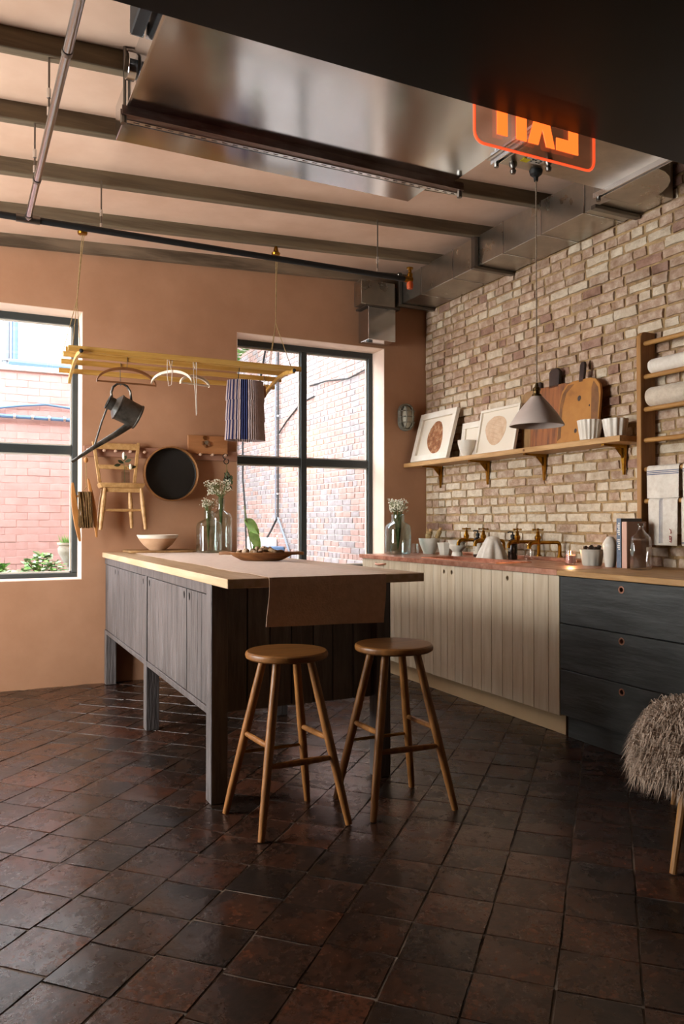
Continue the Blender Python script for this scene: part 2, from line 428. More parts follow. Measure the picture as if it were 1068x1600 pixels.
# ceiling, beams, soffit
def slab(xa, xb, ya, yb, f0, f1):
    return [(xa, ya, f0(xa)), (xb, ya, f0(xb)), (xb, yb, f0(xb)), (xa, yb, f0(xa)), (xa, ya, f1(xa)), (xb, ya, f1(xb)), (xb, yb, f1(xb)), (xa, yb, f1(xa))]
ceiling = tag(MB().hexa(slab(-2.5, 3.95, -2.6, 6.32, ceil_z, lambda x: ceil_z(x)+.2)).build('ceiling', M['ceil'], smooth=0), kind='structure')
for i, yb in enumerate((5.39, 4.72, 4.08, 3.47, 2.85, 2.22)):
    dz = random.uniform(-.006, .006)
    MB().hexa(slab(-2.198, 3.757, yb-.028, yb+.028, lambda x: ceil_z(x)-.085+dz, lambda x: ceil_z(x)+.005)).build('beam', M['beam'], ceiling, smooth=0, bevel=.004)
MB().hexa(slab(-2.198, 3.757, 5.945, 6.002, lambda x: 3.155+.047*x, lambda x: 3.265+.047*x)).build('wall_beam', M['ledger'], ceiling, smooth=0, bevel=.005)
soffit = tag(MB().hexa(slab(-2.199, 3.757, -2.299, 1.742, lambda x: 2.35, lambda x: ceil_z(x)+.01)).build('ceiling_soffit', M['black'], smooth=0), kind='structure')

# right wall: brick
wall_right = tag(MB().box(3.777, -2.3, -0.15, 3.95, 6.0, 3.6).build('wall_right', M['mortar'], smooth=0), kind='structure')
def brick_verts(rnd, L, H, D, rough=1.0):
    """local: x along the wall, z up, front towards -y, back at y=0"""
    vs = []; nx, nz = 3, 2
    for j in range(nz+1):
        for i in range(nx+1):
            x = -L/2+L*i/nx; z = -H/2+H*j/nz
            ex = i in (0, nx); ez = j in (0, nz)
            x += rnd.uniform(0, .006)*(1 if i == 0 else -1)*rough if ex else 0
            z += rnd.uniform(0, .005)*(1 if j == 0 else -1)*rough if ez else 0
            y = -D + rnd.uniform(-.002, .004)*rough + (rnd.uniform(.001, .006)*rough if ex and ez else (rnd.uniform(0, .003)*rough if ex or ez else 0))
            vs.append((x, y, z))
    f = [(j*4+i, j*4+i+1, (j+1)*4+i+1, (j+1)*4+i) for j in range(nz) for i in range(nx)]
    rim = [0, 1, 2, 3, 7, 11, 10, 9, 8, 4]; base = len(vs)
    for r in rim:
        x, y, z = vs[r]; vs.append((x+math.copysign(.002, x), 0, z+math.copysign(.002, z) if abs(z) > 1e-3 else z))
    for a in range(10): f.append((rim[(a+1) % 10], rim[a], base+a, base+(a+1) % 10))
    return vs, f
def lay_bricks(parent, rows, rotz, mats, depth, n_single, seed, rough=1.0):
    """rows: list of (centre, length, height, material index, out) in world space"""
    rnd = random.Random(seed)
    rows = sorted(rows, key=lambda r: -apparent(r[0], 1.0)*(r[1] ** .5))
    protos = {}; shared = {}; rest = MB()
    rot = Matrix.Rotation(rotz, 4, 'Z')
    for i, (c, L, H, mi, out) in enumerate(rows):
        kind = 'h' if L < .13 else 's'; L0 = .1 if kind == 'h' else .2; k = rnd.randrange(8)
        if (kind, k) not in protos: protos[(kind, k)] = brick_verts(rnd, L0, .058, depth, rough)
        v, f = protos[(kind, k)]
        if i < n_single and apparent(c, 1.0) > 0:
            if (kind, k, mi) not in shared:
                o = MB().add(v, f).build('brick', mats[mi], parent, smooth=40, origin=(0, 0, 0)); shared[(kind, k, mi)] = o.data
            else: o = place(bpy.data.objects.new('brick', shared[(kind, k, mi)]), (0, 0, 0), parent)
            o.location = Vector(c)+rot @ Vector((0, -out, 0)) - WORLD[parent.name]
            o.rotation_euler = (rnd.uniform(-.02, .02)*rough, rnd.uniform(-.02, .02)*rough, rotz+rnd.uniform(-.012, .012)*rough)
            o.scale = (L/L0, 1, H/.058)
        else:
            rest.add([Vector(c)+rot @ Vector((p[0]*L/L0, p[1]-out, p[2]*H/.058)) for p in v], f, mi)
    if rest.v: tag(rest.build('brick', mats, parent, smooth=40), kind='stuff')
rows = []; rb = random.Random(5); h = 0.0685
for i in range(-1, 37):
    zc = 0.955 + h*i
    if zc > 3.4: break
    header = (i % 6 == 0)
    y = 5.985 - (0 if i % 2 else .1)*(0 if header else 1); first = True
    while y > 0.6:
        up = zc > 1.9
        if header: L = rb.uniform(.088, .1)
        elif rb.random() < (0.34 if up else 0.07): L = rb.uniform(.09, .12)
        else: L = rb.uniform(.165, .205) if up else rb.uniform(.185, .212)
        if first and not header and i % 2 == 0: y = 5.985; L = .1
        first = False
        q = rb.random()
        mi = (0 if q < .68 else 1 if q < .92 else 2) if up else (1 if q < .55 else 0 if q < .97 else 2)
        rows.append(((3.786, y-L/2, zc+rb.uniform(-.004, .004)), L, .058+rb.uniform(-.005, .003)*(1.4 if up else 1), mi, rb.uniform(0, .012 if up else .006)))
        y -= L+rb.uniform(.009, .016)
lay_bricks(wall_right, rows, R(-90), [M['brick'], M['brickpale'], M['brickred']], .016, 300, 21)

# ------------------------------------------------------------------ outside the windows
M['extbrick'] = pm('street_brick', '#A4857C', '#8D7067', 10, 0.9, rand=0.24)
M['extgrey'] = pm('street_brick_grey', '#958B8A', '#7B706F', 10, 0.9, rand=0.25)
M['extor'] = pm('street_brick_orange', '#B8917E', '#A67D69', 10, 0.9, rand=0.15)
M['extmortar'] = pm('pale_mortar', '#C6BFB9', '#B3AAA4', 5, 0.95)
M['pinkwall'] = pm('pink_painted_brick', '#BC958D', '#B08880', 7, 0.8, rand=0.04, bump=0.3)
M['whitewall'] = pm('white_render', '#CFCCC8', rough=0.8)
M['conduit'] = pm('grey_conduit', '#6F7680', rough=0.5)
M['blue'] = pm('blue_conduit', '#56708F', rough=0.5)
M['soil'] = pm('paving', '#8C827A', '#6E655E', 6, 0.9)
tag(MB().box(-3, 6.33, 0.3, 4.2, 12, 0.62).build('exterior_ground', M['soil'], smooth=0), kind='structure')
bw = thing('brick_building', (4.1, 9.5, 0.62), 'weathered red and grey brick side wall seen through the four-light window', 'building')
MB().box(4.014, 6.36, .62, 4.3, 13.5, 6.0).build('wall', M['extmortar'], bw, smooth=0)
rows = []; rb = random.Random(8)
for i in range(76):
    zc = .66+.07*i; y = 6.4+(.1 if i % 2 else 0)
    while y < 13.3:
        hd = (i % 6 == 2) or rb.random() < .1; L = .098 if hd else .2
        q = rb.random(); c = math.sin(y*1.7+zc*2.1)+math.sin(y*.9-zc*3.3)
        mi = 2 if (c > 1.0 and q < .6) else 1 if (c < -.2 and q < .55) or q < .15 else 0
        rows.append(((4.016, y+L/2, zc), L, .058, mi, rb.uniform(0, .004))); y += L+.012
lay_bricks(bw, rows, R(-90), [M['extbrick'], M['extgrey'], M['extor']], .012, 300, 31, rough=.6)
pw = thing('garden_wall', (0.2, 8.6, 0.62), 'pink painted brick garden wall outside the two-light window', 'wall')
MB().box(-2.5, 8.515, .62, 1.9, 8.8, 2.74).build('wall_core', M['pinkwall'], pw, smooth=0)
rows = []
for i in range(28):
    zc = .66+.075*i; x = -2.4+(.11 if i % 2 else 0)
    while x < 1.7:
        L = .21; rows.append(((x+L/2, 8.517, zc), L, .0725, 0, rb.choice((0, 0, .001, .003)))); x += L+.003
lay_bricks(pw, rows, 0, [M['pinkwall']], .006, 300, 41, rough=.5)
MB().box(-2.5, 8.48, 2.74, 1.9, 8.82, 2.79).build('coping', M['whitewall'], pw, smooth=0, bevel=.005)
wb = thing('white_building', (0.2, 12.2, 0.62), 'bright white rendered building beyond the pink garden wall', 'building')
MB().box(-3, 12.0, .62, 3.9, 12.4, 7).build('wall', M['whitewall'], wb, smooth=0)
MB().box(.78, 11.95, 2.98, 1.6, 12.02, 3.4).build('window', M['blue'], wb, smooth=0)
MB().box(.72, 11.9, 3.42, 1.7, 12.02, 3.5).build('window_hood', M['whitewall'], wb, smooth=0)
def conduit(name, pts, r, mat, label, straps=()):
    t = thing(name, pts[0], label, 'pipe')
    MB().tube(pts, r, 8).build('pipe', M[mat], t)
    for p, ax in straps:
        p = Vector(p); MB().cyl(p-Vector(ax)*.012, p+Vector(ax)*.012, r*1.5, n=8).build('pipe_clip', M['bright'], t)
conduit('wall_conduit', [(-1.4, 8.47, 2.26), (0.2, 8.47, 2.27), (1.6, 8.47, 2.255)], .02, 'blue', 'straight blue-grey conduit clipped along the pink garden wall', [((x, 8.47, 2.268), (1, 0, 0)) for x in (.45, .62, .78, .93)])
conduit('sagging_cable', [(-1.2, 8.48, 2.25), (.2, 8.48, 2.33), (.5, 8.48, 2.38), (.75, 8.48, 2.41), (.95, 8.48, 2.39), (1.5, 8.48, 2.34)], .012, 'blue', 'thin sagging cable above the conduit on the pink garden wall')
conduit('riser_pipe', [(.52, 11.952, .7), (.52, 11.952, 6.4)], .05, 'conduit', 'upright grey riser pipe on the white building', [((.52, 11.952, z), (0, 0, 1)) for z in (3.5, 4.2, 5)])
conduit('riser_pipe', [(.64, 11.962, .7), (.64, 11.962, 6.4)], .04, 'blue', 'slimmer blue-grey riser pipe beside the grey one on the white building')
conduit('bent_pipe', [(-.6, 11.92, 4.3), (.02, 11.92, 4.3), (.14, 11.92, 4.22), (.18, 11.92, 4.1), (.18, 11.92, 3.2)], .035, 'whitewall', 'white pipe bent over and down the white building')
conduit('flashing_pipe', [(.4, 8.6, 2.84), (1.5, 8.6, 2.82)], .035, 'blue', 'blue-grey pipe lying along the top of the pink wall')
conduit('downpipe', [(3.973, 10.2, 4.8), (3.973, 10.2, 1.25)], .014, 'dark', 'dark upright cable conduit on the brick building', [((3.973, 10.2, z), (0, 0, 1)) for z in (1.6, 2.1, 2.7, 3.3, 3.9)])
conduit('downpipe', [(3.982, 10.32, 4.8), (3.982, 10.32, 1.25)], .012, 'conduit', 'pale upright conduit next to the dark one on the brick building')
conduit('slack_cable', [(3.98, 9.1, 2.95), (3.98, 8.6, 2.93), (3.98, 8.0, 2.86), (3.98, 7.4, 2.9), (3.98, 6.8, 2.88)], .01, 'dark', 'black cable running level across the brick building')
conduit('drop_cable', [(3.975, 10.18, 2.45), (3.988, 9.9, 2.6), (3.992, 9.4, 2.78), (3.992, 9.0, 2.8)], .01, 'dark', 'black cable rising aslant from the upright conduit')
conduit('looped_cable', [(3.99, 11.7, 3.2), (3.99, 11.3, 2.9), (3.985, 11.0, 3.3), (3.97, 10.7, 3.75), (3.952, 10.34, 3.88), (3.946, 10.215, 3.9)], .016, 'dark', 'looping black cable high on the brick building')
conduit('hanging_cable', [(3.992, 11.8, 2.9), (3.992, 11.8, 1.9), (3.992, 11.7, 1.5), (3.992, 11.6, .62)], .014, 'dark', 'thin cables hanging down the brick building near the wall corner')
conduit('tail_cable', [(3.965, 10.215, 1.26), (3.93, 10.36, 1.08), (3.9, 10.45, .978)], .014, 'dark', 'dark cable tail entering the meter box')
conduit('tail_cable', [(3.965, 10.183, 1.26), (3.97, 9.95, 1.0), (3.98, 9.8, .8), (3.98, 9.8, .62)], .014, 'conduit', 'grey cable tail spreading below the upright conduit')
jb = thing('meter_box', (3.86, 10.55, .62), 'white meter box with letters at the foot of the conduit', 'box')
MB().box(3.72, 10.3, .62, 4.0, 10.8, .98).build('body', M['whitewall'], jb, bevel=.01)
MB().box(3.70, 10.02, .62, 4.0, 10.24, .86).build('side_unit', M['blue'], jb, bevel=.01)
lt = MB()
def stroke(b, p0, p1, w, nrm=(0, -1, 0), dpt=.003, mi=0):
    p0 = Vector(p0); p1 = Vector(p1); d = (p1-p0).normalized(); n = Vector(nrm); s = d.cross(n).normalized()
    b.obox((p0+p1)/2, d*((p1-p0).length/2+w/2), s*w/2, n*dpt/2, mi)
yl = 10.298
for a, c in (((3.75, .68), (3.75, .8)), ((3.75, .8), (3.82, .8)), ((3.82, .8), (3.82, .68)), ((3.82, .68), (3.75, .68)), ((3.87, .68), (3.87, .8)), ((3.94, .68), (3.94, .8)), ((3.87, .74), (3.94, .74))):
    stroke(lt, (a[0], yl, a[1]), (c[0], yl, c[1]), .018)
lt.build('lettering', M['dark'], jb, smooth=0)

def leafy(name, c, rx, ry, rz, n, size, mats, label, cat, seed, stems=6):
    rnd = random.Random(seed); t = thing(name, c, label, cat); c = Vector(c)
    sb = MB(); lb = MB()
    for k in range(stems):
        a = rnd.uniform(0, 6.28); sb.tube([c, c+Vector((math.cos(a)*rx*.4, math.sin(a)*ry*.4, rz)), c+Vector((math.cos(a)*rx*.8, math.sin(a)*ry*.8, rz*1.6))], .006, 5)
    for k in range(n):
        a = rnd.uniform(0, 6.28); q = rnd.random() ** .5; zz = rnd.uniform(.15, 2)
        k2 = math.sin(min(zz/2*3.0+.35, 3.0))
        p = c+Vector((rx*q*k2*math.cos(a), ry*q*k2*math.sin(a), rz*zz))
        d = Vector((math.cos(a)+rnd.uniform(-.6, .6), math.sin(a)+rnd.uniform(-.6, .6), rnd.uniform(-.2, .9))).normalized()
        s = d.cross(Vector((rnd.uniform(-.4, .4), rnd.uniform(-.4, .4), 1))).normalized(); u = s.cross(d); z = size*rnd.uniform(.6, 1.2)
        lb.add([p, p+d*z*.35+s*z*.3, p+d*z*.75+s*z*.26-u*z*.08, p+d*z-u*z*.15, p+d*z*.75-s*z*.26-u*z*.08, p+d*z*.35-s*z*.3, p+d*z*.5+u*z*.06],
               [(0, 1, 6), (1, 2, 6), (2, 3, 6), (3, 4, 6), (4, 5, 6), (5, 0, 6)], rnd.randrange(len(mats)))
    sb.build('stems', M['stem'], t); tag(lb.build('leaves', mats, t, smooth=0), kind='stuff')
leafy('garden_shrub', (.66, 7.75, .62), .2, .15, .14, 260, .075, [M['leaf'], M['leafsil']], 'low variegated green shrub beside the stone urn outside', 'shrub', 3)
leafy('garden_shrub', (.26, 7.7, .62), .12, .12, .11, 130, .08, [M['leaf'], M['leafsil']], 'smaller green shrub further along the pink wall from the urn', 'shrub', 4)
leafy('garden_tree', (3.42, 11.2, 3.5), .36, .36, .4, 420, .12, [M['leaf'], M['leafsil']], 'leafy green tree at the far end of the brick building', 'tree', 5)
MB().tube([(3.36, 11.2, .62), (3.34, 11.2, 2.4), (3.42, 11.2, 3.7)], [.06, .045, .025], 10).build('trunk', M['hangbrown'], bpy.data.objects['garden_tree'])
un = thing('garden_urn', (.935, 8.0, .62), 'weathered stone urn planter outside the two-light window', 'planter')
M['stone'] = pm('weathered_stone', '#A8A296', '#857A68', 9, 0.9, bump=0.3)
MB().box(.8, 7.87, .62, 1.07, 8.13, .68).build('plinth', M['whitewall'], un, bevel=.006)
MB().lathe([(0, .68), (.07, .68), (.075, .7), (.035, .73), (.03, .76), (.07, .82), (.11, .9), (.115, .94), (.1, .97), (.12, .98), (.12, 1.0), (.09, 1.0), (.08, .95), (0, .94)], (.935, 8.0, 0)).build('bowl', M['stone'], un)
gr = MB(); rg = random.Random(2)
for k in range(90):
    a = rg.uniform(0, 6.28); q = rg.uniform(0, .08); p = Vector((.935+q*math.cos(a), 8+q*math.sin(a), .95)); d = Vector((math.cos(a)*rg.uniform(.1, .8), math.sin(a)*rg.uniform(.1, .8), 1)).normalized()
    s = d.cross(Vector((rg.uniform(-1, 1), rg.uniform(-1, 1), .1))).normalized()*.006; l = rg.uniform(.08, .15)
    gr.add([p-s, p+s, p+d*l*.6+s*.8, p+d*l, p+d*l*.6-s*.8], [(0, 1, 2, 3, 4)])
gp = tag(gr.build('grass_tuft', M['leaf'], smooth=0), 'tuft of grass growing in the stone urn', 'grass')
bl = thing('broad_leaf_plant', (2.43, 6.75, .62), 'broad green leaves hanging beside the window jamb outside', 'plant')
for k, (x, z, a) in enumerate(((2.30, 1.22, -.5), (2.36, 1.12, -.9), (2.41, 1.0, -1.25))):
    p = Vector((x, 6.75+.02*k, z)); d = Vector((math.cos(a), .1, math.sin(a))); s = Vector((-math.sin(a), .35, math.cos(a))); l, w = .17, .055
    MB().sheet(lambda u, v: p+d*(l*u)+s*(w*(v-.5)*2*math.sin(math.pi*min(.98, u*.9+.08))) + Vector((0, -.03*abs(v-.5), -.05*u*u)), 8, 4, (0, .002, 0)).build('leaf', M['leaf'], bl)
MB().tube([(2.43, 6.75, .62), (2.36, 6.75, 1.0), (2.3, 6.75, 1.35)], .006, 6).build('stem', M['stem'], bl)

# ------------------------------------------------------------------ kitchen island
isl = thing('kitchen_island', (1.38, 4.58, 0), 'black-stained timber kitchen island on tall square legs in front of the windows', 'kitchen island')
for x0 in (.945, 1.745):
    for y0 in (3.205, 4.50, 5.9):
        lg = MB().box(x0, y0, 0, x0+.075, y0+.075, .937 if y0 < 4 else .40).build('leg', M['stain'], isl, bevel=.003)
MB().box(.973, 3.277, .374, 1.80, 5.985, .39).box(1.782, 3.277, .39, 1.80, 5.985, .936).box(.973, 3.277, .39, 1.782, 3.292, .936).box(.973, 5.97, .39, 1.782, 5.985, .936).build('carcass', M['stain'], isl, smooth=0)
MB().box(.948, 3.283, .888, .972, 5.985, .937).build('top_rail', M['stain'], isl, bevel=.002)
MB().box(.948, 3.283, .37, .972, 5.985, .40).build('bottom_rail', M['stain'], isl, bevel=.002)
MB().box(.946, 4.51, .40, .973, 4.565, .888).build('stile', M['stain'], isl, bevel=.002)
pk = random.Random(3)
def holed_board(x0, x1, a, b, z0, z1, hy, hz, ry, rz):
    """a board across x with an oval finger hole cut right through it"""
    an = [2*math.pi*i/16 for i in range(16)] + [math.atan2(z-hz, y-hy) % (2*math.pi) for y in (a, b) for z in (z0, z1)]
    an = sorted(set(round(q, 6) for q in an)); n = len(an); out = []; inn = []
    for q in an:
        c, s = math.cos(q), math.sin(q)
        t = min(((b-hy)/c if c > 1e-6 else (a-hy)/c if c < -1e-6 else 9), ((z1-hz)/s if s > 1e-6 else (z0-hz)/s if s < -1e-6 else 9))
        out.append((hy+c*t, hz+s*t)); inn.append((hy+ry*c, hz+rz*s))
    vs = [(x, y, z) for x in (x0, x1) for ring in (out, inn) for y, z in ring]; fs = []
    for i in range(n):
        j = (i+1) % n
        fs += [(i, j, n+j, n+i), (2*n+j, 2*n+i, 3*n+i, 3*n+j), (j, i, 2*n+i, 2*n+j), (n+i, n+j, 3*n+j, 3*n+i)]
    return MB().add(vs, fs)
def hole_sleeve(x0, x1, hy, hz, ry, rz, w=.0015):
    n = 20; vs = []; fs = []
    for x, k in ((x0, 0), (x1, 0), (x1, w), (x0, w)):
        vs += [(x, hy+(ry-k)*math.cos(2*math.pi*i/n), hz+(rz-k)*math.sin(2*math.pi*i/n)) for i in range(n)]
    for r in range(4):
        for i in range(n): fs.append((r*n+i, r*n+(i+1) % n, ((r+1) % 4)*n+(i+1) % n, ((r+1) % 4)*n+i))
    return MB().add(vs, fs)
def planks(parent, a0, a1, n, mk, mat, gap=.0045, jit=.2):
    ws = [1+pk.uniform(-jit, jit) for _ in range(n)]; t = sum(ws); a = a0
    for w in ws:
        b = a+(a1-a0)*w/t; mk(a+gap/2, b-gap/2).build('plank', mat, parent, bevel=.0018); a = b
def oval(c, ry, rz, ax, depth, n=12, dirv=(0, 1, 0)):
    d = Vector(dirv)
    return [Vector(c)+d*(ry*math.cos(6.2832*i/n))+Vector((0, 0, rz*math.sin(6.2832*i/n))) for i in range(n)]
for y0, y1, n, holes in ((5.50, 5.975, 5, (5.56,)), (4.575, 5.495, 10, (5.45, 4.62)), (3.634, 4.50, 9, (4.455, 3.68)), (3.29, 3.629, 4, (3.585,))):
    dr = place(bpy.data.objects.new('door', None), (.96, (y0+y1)/2, .64), isl)
    def island_plank(a, b, holes=holes):
        for yh in holes:
            if a < yh-.014 and b > yh+.014: return holed_board(.951, .973, a, b, .404, .884, yh, .852, .013, .019)
        return MB().box(.951, a, .404, .973, b, .884)
    planks(dr, y0+.002, y1-.002, n, island_plank, M['stain'])
    for yh in holes:
        hole_sleeve(.952, .974, yh, .852, .0132, .0192).build('finger_hole', M['stain'], dr)
ep = place(bpy.data.objects.new('end_panel', None), (1.38, 3.27, .65), isl)
planks(ep, 1.02, 1.745, 7, lambda a, b: MB().box(a, 3.255, .374, b, 3.277, .936), M['stain'], jit=.08)
tag(MB().box(.93, 2.935, .937, 1.838, 5.997, .975).build('worktop', M['oaktop'], bevel=.003), 'thick oiled ash worktop on the black kitchen island', 'worktop')

# linen runner over the island end
rr = random.Random(6)
def runner(u, v):
    x = 1.095+.535*u + .006*math.sin(v*23)+.004*math.sin(v*61)
    s = v*3.05
    if s < 2.83: y = 5.76-s; z = .9765+.0012*(1+math.sin(u*9+s*5))*(.4+.6*abs(math.sin(s*2)))
    else:
        q = min(1, (s-2.83)/.03); drop = max(0, s-2.845)
        y = 2.93-.006*math.sin(q*1.57)-.004-.006*math.sin(u*7)*drop*4; z = .9775-drop*.97-.004*q + (.012*(u-.5)*-1 if drop > .1 else 0)
    return (x, y, z)
tag(MB().sheet(runner, 22, 160, (0, -.0022, .0012)).build('table_runner', M['linen'], smooth=60), 'natural linen runner draped over the end of the island worktop', 'table runner')

# ------------------------------------------------------------------ bar stools
def make_stool(c, feet, label, seat_rot):
    cx, cy = c
    t = thing('bar_stool', (cx, cy, 0), label, 'stool', 'round-seated oak bar stools at the island')
    MB().lathe([(0, .652), (.158, .652), (.166, .658), (.168, .668), (.166, .677), (.16, .682), (.13, .683), (.06, .681), (0, .680)], (cx, cy, 0), 40).build('seat', M['seat'], t)
    tops = []
    for fx, fy in feet:
        dx, dy = fx-cx, fy-cy; k = .088/math.hypot(dx, dy)
        top = Vector((cx+dx*k*1.1, cy+dy*k*1.1, .655)); ft = Vector((fx, fy, 0)); tops.append((top, ft))
        MB().tube([ft, ft.lerp(top, .15), ft.lerp(top, .55), top], [.0135, .016, .0185, .0165], 12).build('leg', M['stool'], t)
    def rung(i, j, z, mat, r):
        a = tops[i][1].lerp(tops[i][0], z/.655); b = tops[j][1].lerp(tops[j][0], z/.655)
        MB().tube([a, a.lerp(b, .25), a.lerp(b, .5), a.lerp(b, .75), b], [r*.8, r, r*1.05, r, r*.8], 10).build('stretcher', M[mat], t)
    rung(0, 1, .262, 'stool', .0125); rung(2, 3, .255, 'brass', .007); rung(0, 2, .335, 'stool', .0115); rung(1, 3, .335, 'stool', .0115)
    return t
make_stool((1.178, 2.925), [(1.008, 2.757), (1.380, 2.767), (.976, 3.095), (1.338, 3.085)], 'round-seated oak bar stool by the island leg on the panelled door side', 0)
make_stool((1.655, 2.888), [(1.478, 2.745), (1.848, 2.712), (1.462, 3.055), (1.832, 3.036)], 'round-seated oak bar stool by the island corner facing the cream cabinets', 0)

# ------------------------------------------------------------------ fitted counter along the brick wall
YE = 5.76
cab = thing('base_cabinet', (3.38, 4.57, 0), 'cream plank-fronted base cabinet under the copper worktop', 'cabinet')
MB().box(3.022, 3.372, .115, 3.76, YE, .133).box(3.74, 3.372, .133, 3.76, YE, .902).box(3.022, 3.372, .133, 3.74, 3.39, .902).box(3.022, YE-.018, .133, 3.74, YE, .902).build('carcass', M['plinth'], cab, smooth=0)
MB().box(3.055, 3.385, 0, 3.74, YE-.01, .115).build('plinth', M['plinth'], cab, smooth=0)
edges = [YE, 5.66, 5.58, 5.49, 5.40, 5.31, 5.225, 5.125, 5.002, 4.892, 4.795, 4.675, 4.576, 4.496, 4.403, 4.313, 4.204, 4.105, 3.997, 3.887, 3.787, 3.691, 3.592, 3.465, 3.374]
def door_planks(parent, es, holes, z0=.117, z1=.9):
    for a, b in zip(es, es[1:]):
        m = MB().box(3.0, b+.0012, z0, 3.022, a-.0012, z1)
        for yh in holes:
            if b < yh < a: m = holed_board(3.0, 3.022, b+.0012, a-.0012, z0, z1, yh, .856, .014, .016)
        m.build('plank', M['cream'], parent, bevel=.0018)
for lo, hi, holes in ((0, 7, ()), (7, 13, (4.536,)), (13, 19, (4.442,)), (19, 24, (3.836,))):
    es = edges[lo:hi+1]; dr = place(bpy.data.objects.new('door', None), (3.01, (es[0]+es[-1])/2, .5), cab)
    door_planks(dr, es, holes)
    for yh in holes: hole_sleeve(3.001, 3.023, yh, .856, .0142, .0162).build('finger_hole', M['cream'], dr)
    if lo == 0:
        MB().tube([(2.985, 5.50, .868), (2.965, 5.46, .862), (2.965, 5.40, .862), (2.985, 5.36, .868), (3.003, 5.36, .87)], .008, 8).build('handle', M['copper'], dr)
dru = thing('drawer_unit', (3.38, 2.7, 0), 'dark blue stained three-drawer unit under the pale wood worktop', 'drawer unit')
MB().box(3.022, 2.02, .13, 3.76, 3.368, .148).box(3.74, 2.02, .148, 3.76, 3.368, .902).box(3.022, 2.02, .148, 3.74, 2.038, .902).box(3.022, 3.35, .148, 3.74, 3.368, .902).build('carcass', M['teal'], dru, smooth=0)
MB().box(3.045, 2.03, 0, 3.74, 3.355, .13).build('plinth', M['teal'], dru, smooth=0)
for z0, z1, zh in ((.637, .898, .856), (.383, .632, .595), (.128, .378, .338)):
    d = holed_board(2.998, 3.022, 2.02, 3.367, z0, z1, 2.915, zh, .0135, .0135).build('drawer', M['teal'], dru, bevel=.0025)
    MB().lathe([(.019, 0), (.019, .002), (.013, .002), (.013, 0)], (2.998, 2.915, zh), 18, ((0, 1, 0), (0, 0, 1), (-1, 0, 0))).build('hole_rim', M['copper'], d)
    hole_sleeve(2.999, 3.023, 2.915, zh, .0137, .0137).build('finger_hole', M['copper'], d)
# copper worktop with sink
cw = thing('copper_worktop', (3.37, 4.57, .902), 'copper-clad worktop with a sink on the cream cabinet', 'worktop')
b = MB(); SX0, SX1, SY0, SY1 = 3.08, 3.36, 4.05, 4.95
b.box(2.98, 3.372, .902, SX0, YE+.02, .933).box(SX1, 3.372, .902, 3.77, YE+.02, .933).box(SX0, 3.372, .902, SX1, SY0, .933).box(SX0, SY1, .902, SX1, YE+.02, .933)
b.build('deck', M['copper'], cw, smooth=0)
b = MB(); b.box(SX0-.004, SY0-.004, .9025, SX0+.004, SY1+.004, .94).box(SX1-.004, SY0-.004, .9025, SX1+.004, SY1+.004, .94).box(SX0, SY0-.004, .9025, SX1, SY0+.004, .94).box(SX0, SY1-.004, .9025, SX1, SY1+.004, .94).box(SX0, SY0, .903, SX1, SY1, .905)
b.build('sink', M['copper'], cw, smooth=0)
MB().box(3.66, 3.95, .933, 3.755, 5.60, .955).build('back_ledge', M['copper'], cw, bevel=.003)
tag(MB().box(2.978, 2.0, .902, 3.77, 3.37, .932).build('worktop', M['oak'], bevel=.003), 'pale oak worktop on the dark blue drawer unit', 'worktop')

# brass taps
def make_tap(y, label, turn):
    t = thing('brass_tap', (3.72, y, .955), label, 'tap', 'brass taps over the copper sink')
    x = 3.53
    MB().tube([(3.722, y, .956), (3.722, y, 1.035), (3.715, y, 1.052), (3.70, y, 1.06), (x, y, 1.06)], .013, 12).build('pipe', M['brass'], t)
    MB().tube([(x+.01, y, 1.06), (x-.04, y, 1.062), (x-.062, y, 1.055), (x-.075, y, 1.038), (x-.077, y, 1.018)], [.015, .015, .015, .014, .015], 12).build('spout', M['brass'], t)
    MB().lathe([(0, 1.05), (.017, 1.05), (.017, 1.075), (.022, 1.085), (.022, 1.1), (.015, 1.108), (.011, 1.125), (.014, 1.13), (.006, 1.138), (.006, 1.15), (0, 1.15)], (x, y, 0), 16).build('valve', M['brass'], t)
    hd = MB()
    for k in range(4):
        a = turn+k*math.pi/2; d = Vector((math.cos(a), math.sin(a), 0)); p = Vector((x, y, 1.148))
        hd.tube([p, p+d*.03], .0045, 8); hd.blob(p+d*.032, .0075, .0075, .0075, 8, 5)
    hd.blob((x, y, 1.15), .01, .01, .009, 8, 5)
    hd.build('cross_handle', M['brass'], t)
    MB().lathe([(0, .955), (.022, .955), (.022, .962), (.015, .966), (.013, .975), (0, .975)], (3.722, y, 0), 16).build('base_flange', M['brass'], t)
make_tap(5.02, 'brass bib tap with cross handle between the footed cup and the pump bottle', .4)
make_tap(4.80, 'brass bib tap with cross handle right behind the draped white cloth', .9)
make_tap(4.40, 'brass bib tap with cross handle by the dark soap bottle', .2)
make_tap(4.18, 'brass bib tap with cross handle nearest the lit candle', .7)

